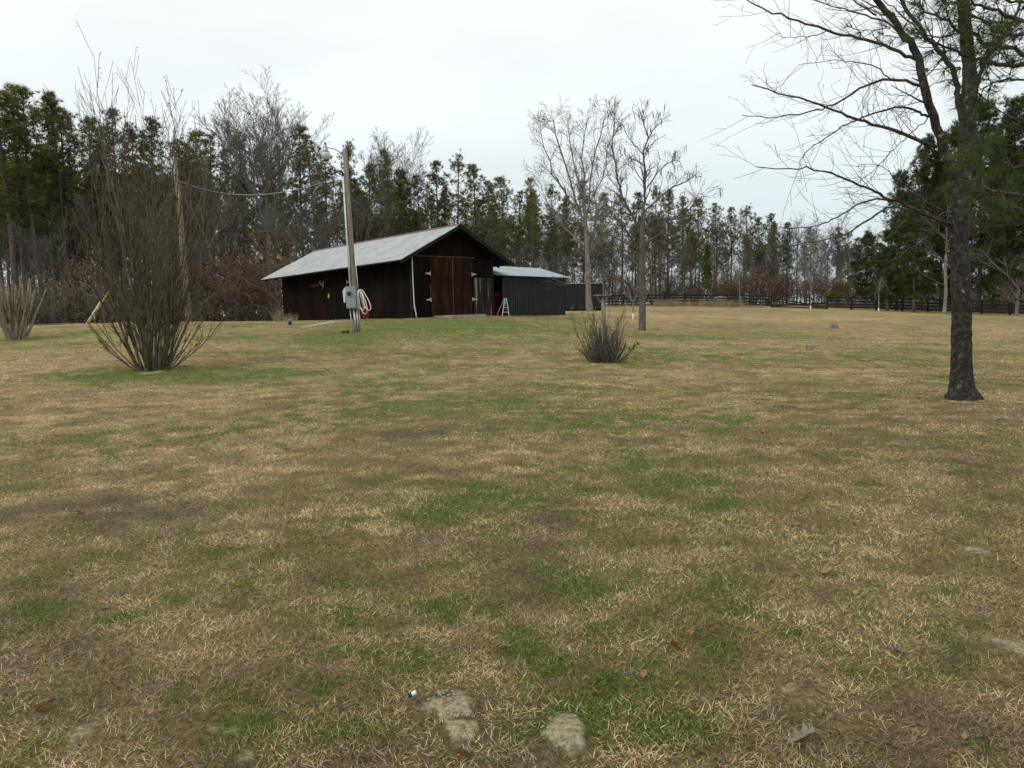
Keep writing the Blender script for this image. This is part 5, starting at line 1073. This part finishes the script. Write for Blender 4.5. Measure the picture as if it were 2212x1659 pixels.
oak_leaf(228, 1320, .10, M['leaf_grey'], 'small white leaf standing in the left lawn', 11, .6)
oak_leaf(1940, 1415, .17, M['leaf_grey'], 'grey crumpled leaf left below the yellow curled leaf', 12, .7)
oak_leaf(170, 1112, .13, M['leaf_rust'], 'reddish leaf at the edge of the far left dark patch', 13)
oak_leaf(905, 1228, .10, M['leaf_grey'], 'small whitish leaf in the middle of the lawn', 14, .5)
oak_leaf(1650, 940, .22, M['leaf_tan'], 'pale leaf on the short grass left of the near tree', 15, .3)
rgl = random.Random(90)
for k in range(70):
    y = 860 + 780 * rgl.random() ** .9; x = rgl.uniform(1300, 2200) if rgl.random() < .62 else rgl.uniform(10, 1300)
    o = oak_leaf(x, y, rgl.uniform(.035, .085), M[rgl.choice(('leaf_tan', 'leaf_grey', 'leaf_tan', 'leaf_rust'))], 'tiny dead leaf scattered in the front lawn', 100 + k, rgl.uniform(.2, .8), 'dead_leaf'); o['group'] = 'tiny dead leaves in the lawn'
b = hit(890 * 1024 / 2212, 1515 * 1024 / 2212) + [0, 0, .03]; t_ = thing('bottle_cap', 'small white and blue cap lying beside the left pale mound', 'cap', tuple(b)); mb = MB(); mb.tube([b, b + [.018, .006, .007]], .009, 10); mb.build('cap_top', M['white_paint'], t_, True)
mb = MB(); mb.tube([b - [.014, .004, .004], b], .0095, 10); mb.build('cap_skirt', M['blue'], t_, True)
# pebbly clods on the mounds
cd_ = MB(); rgk = random.Random(6)
for (cx_, cy_, rx_, ry_) in ((958, 1505, 45, 15), (1203, 1570, 42, 28), (985, 1550, 22, 8)):
    for k in range(34):
        p = hit((cx_ + rgk.gauss(0, .5) * rx_) * 1024 / 2212, (cy_ + rgk.gauss(0, .5) * ry_) * 1024 / 2212); s = rgk.uniform(.002, .0075); cd_.tube([p + [0, 0, .012], p + [s * .3, 0, .012 + s * .6], p + [0, 0, .012 + s]], [s * .8, s, s * .3], 5)
cm_ = cd_.build('soil_clods', mat('soil_clod', [(.20, .17, .11), (.36, .32, .22)], 30)); stuff(cm_, 'crumbs of pale dry soil on the two bare mounds', 'soil')
# twigs fallen round the near tree
tw = MB(); p0 = G(965, 12.4)
for k in range(40):
    a = rgk.random() * 6.28; r = rgk.uniform(.3, 3.5); p = p0 + [math.cos(a) * r, math.sin(a) * r, 0]; p[2] = H(p[0], p[1]) + .04; b2 = rgk.random() * 6.28; l = rgk.uniform(.06, .22); tw.tube([p, p + [math.cos(b2) * l, math.sin(b2) * l, .01]], .004, 4)
stuff(tw.build('fallen_twigs', M['near_twig']), 'small broken twigs littering the grass under the near tree', 'twigs')
print('tris', sum(len(p.vertices) - 2 for me in [] for p in me.polygons), 'brush', nbq, 'objects', len(bpy.data.objects))
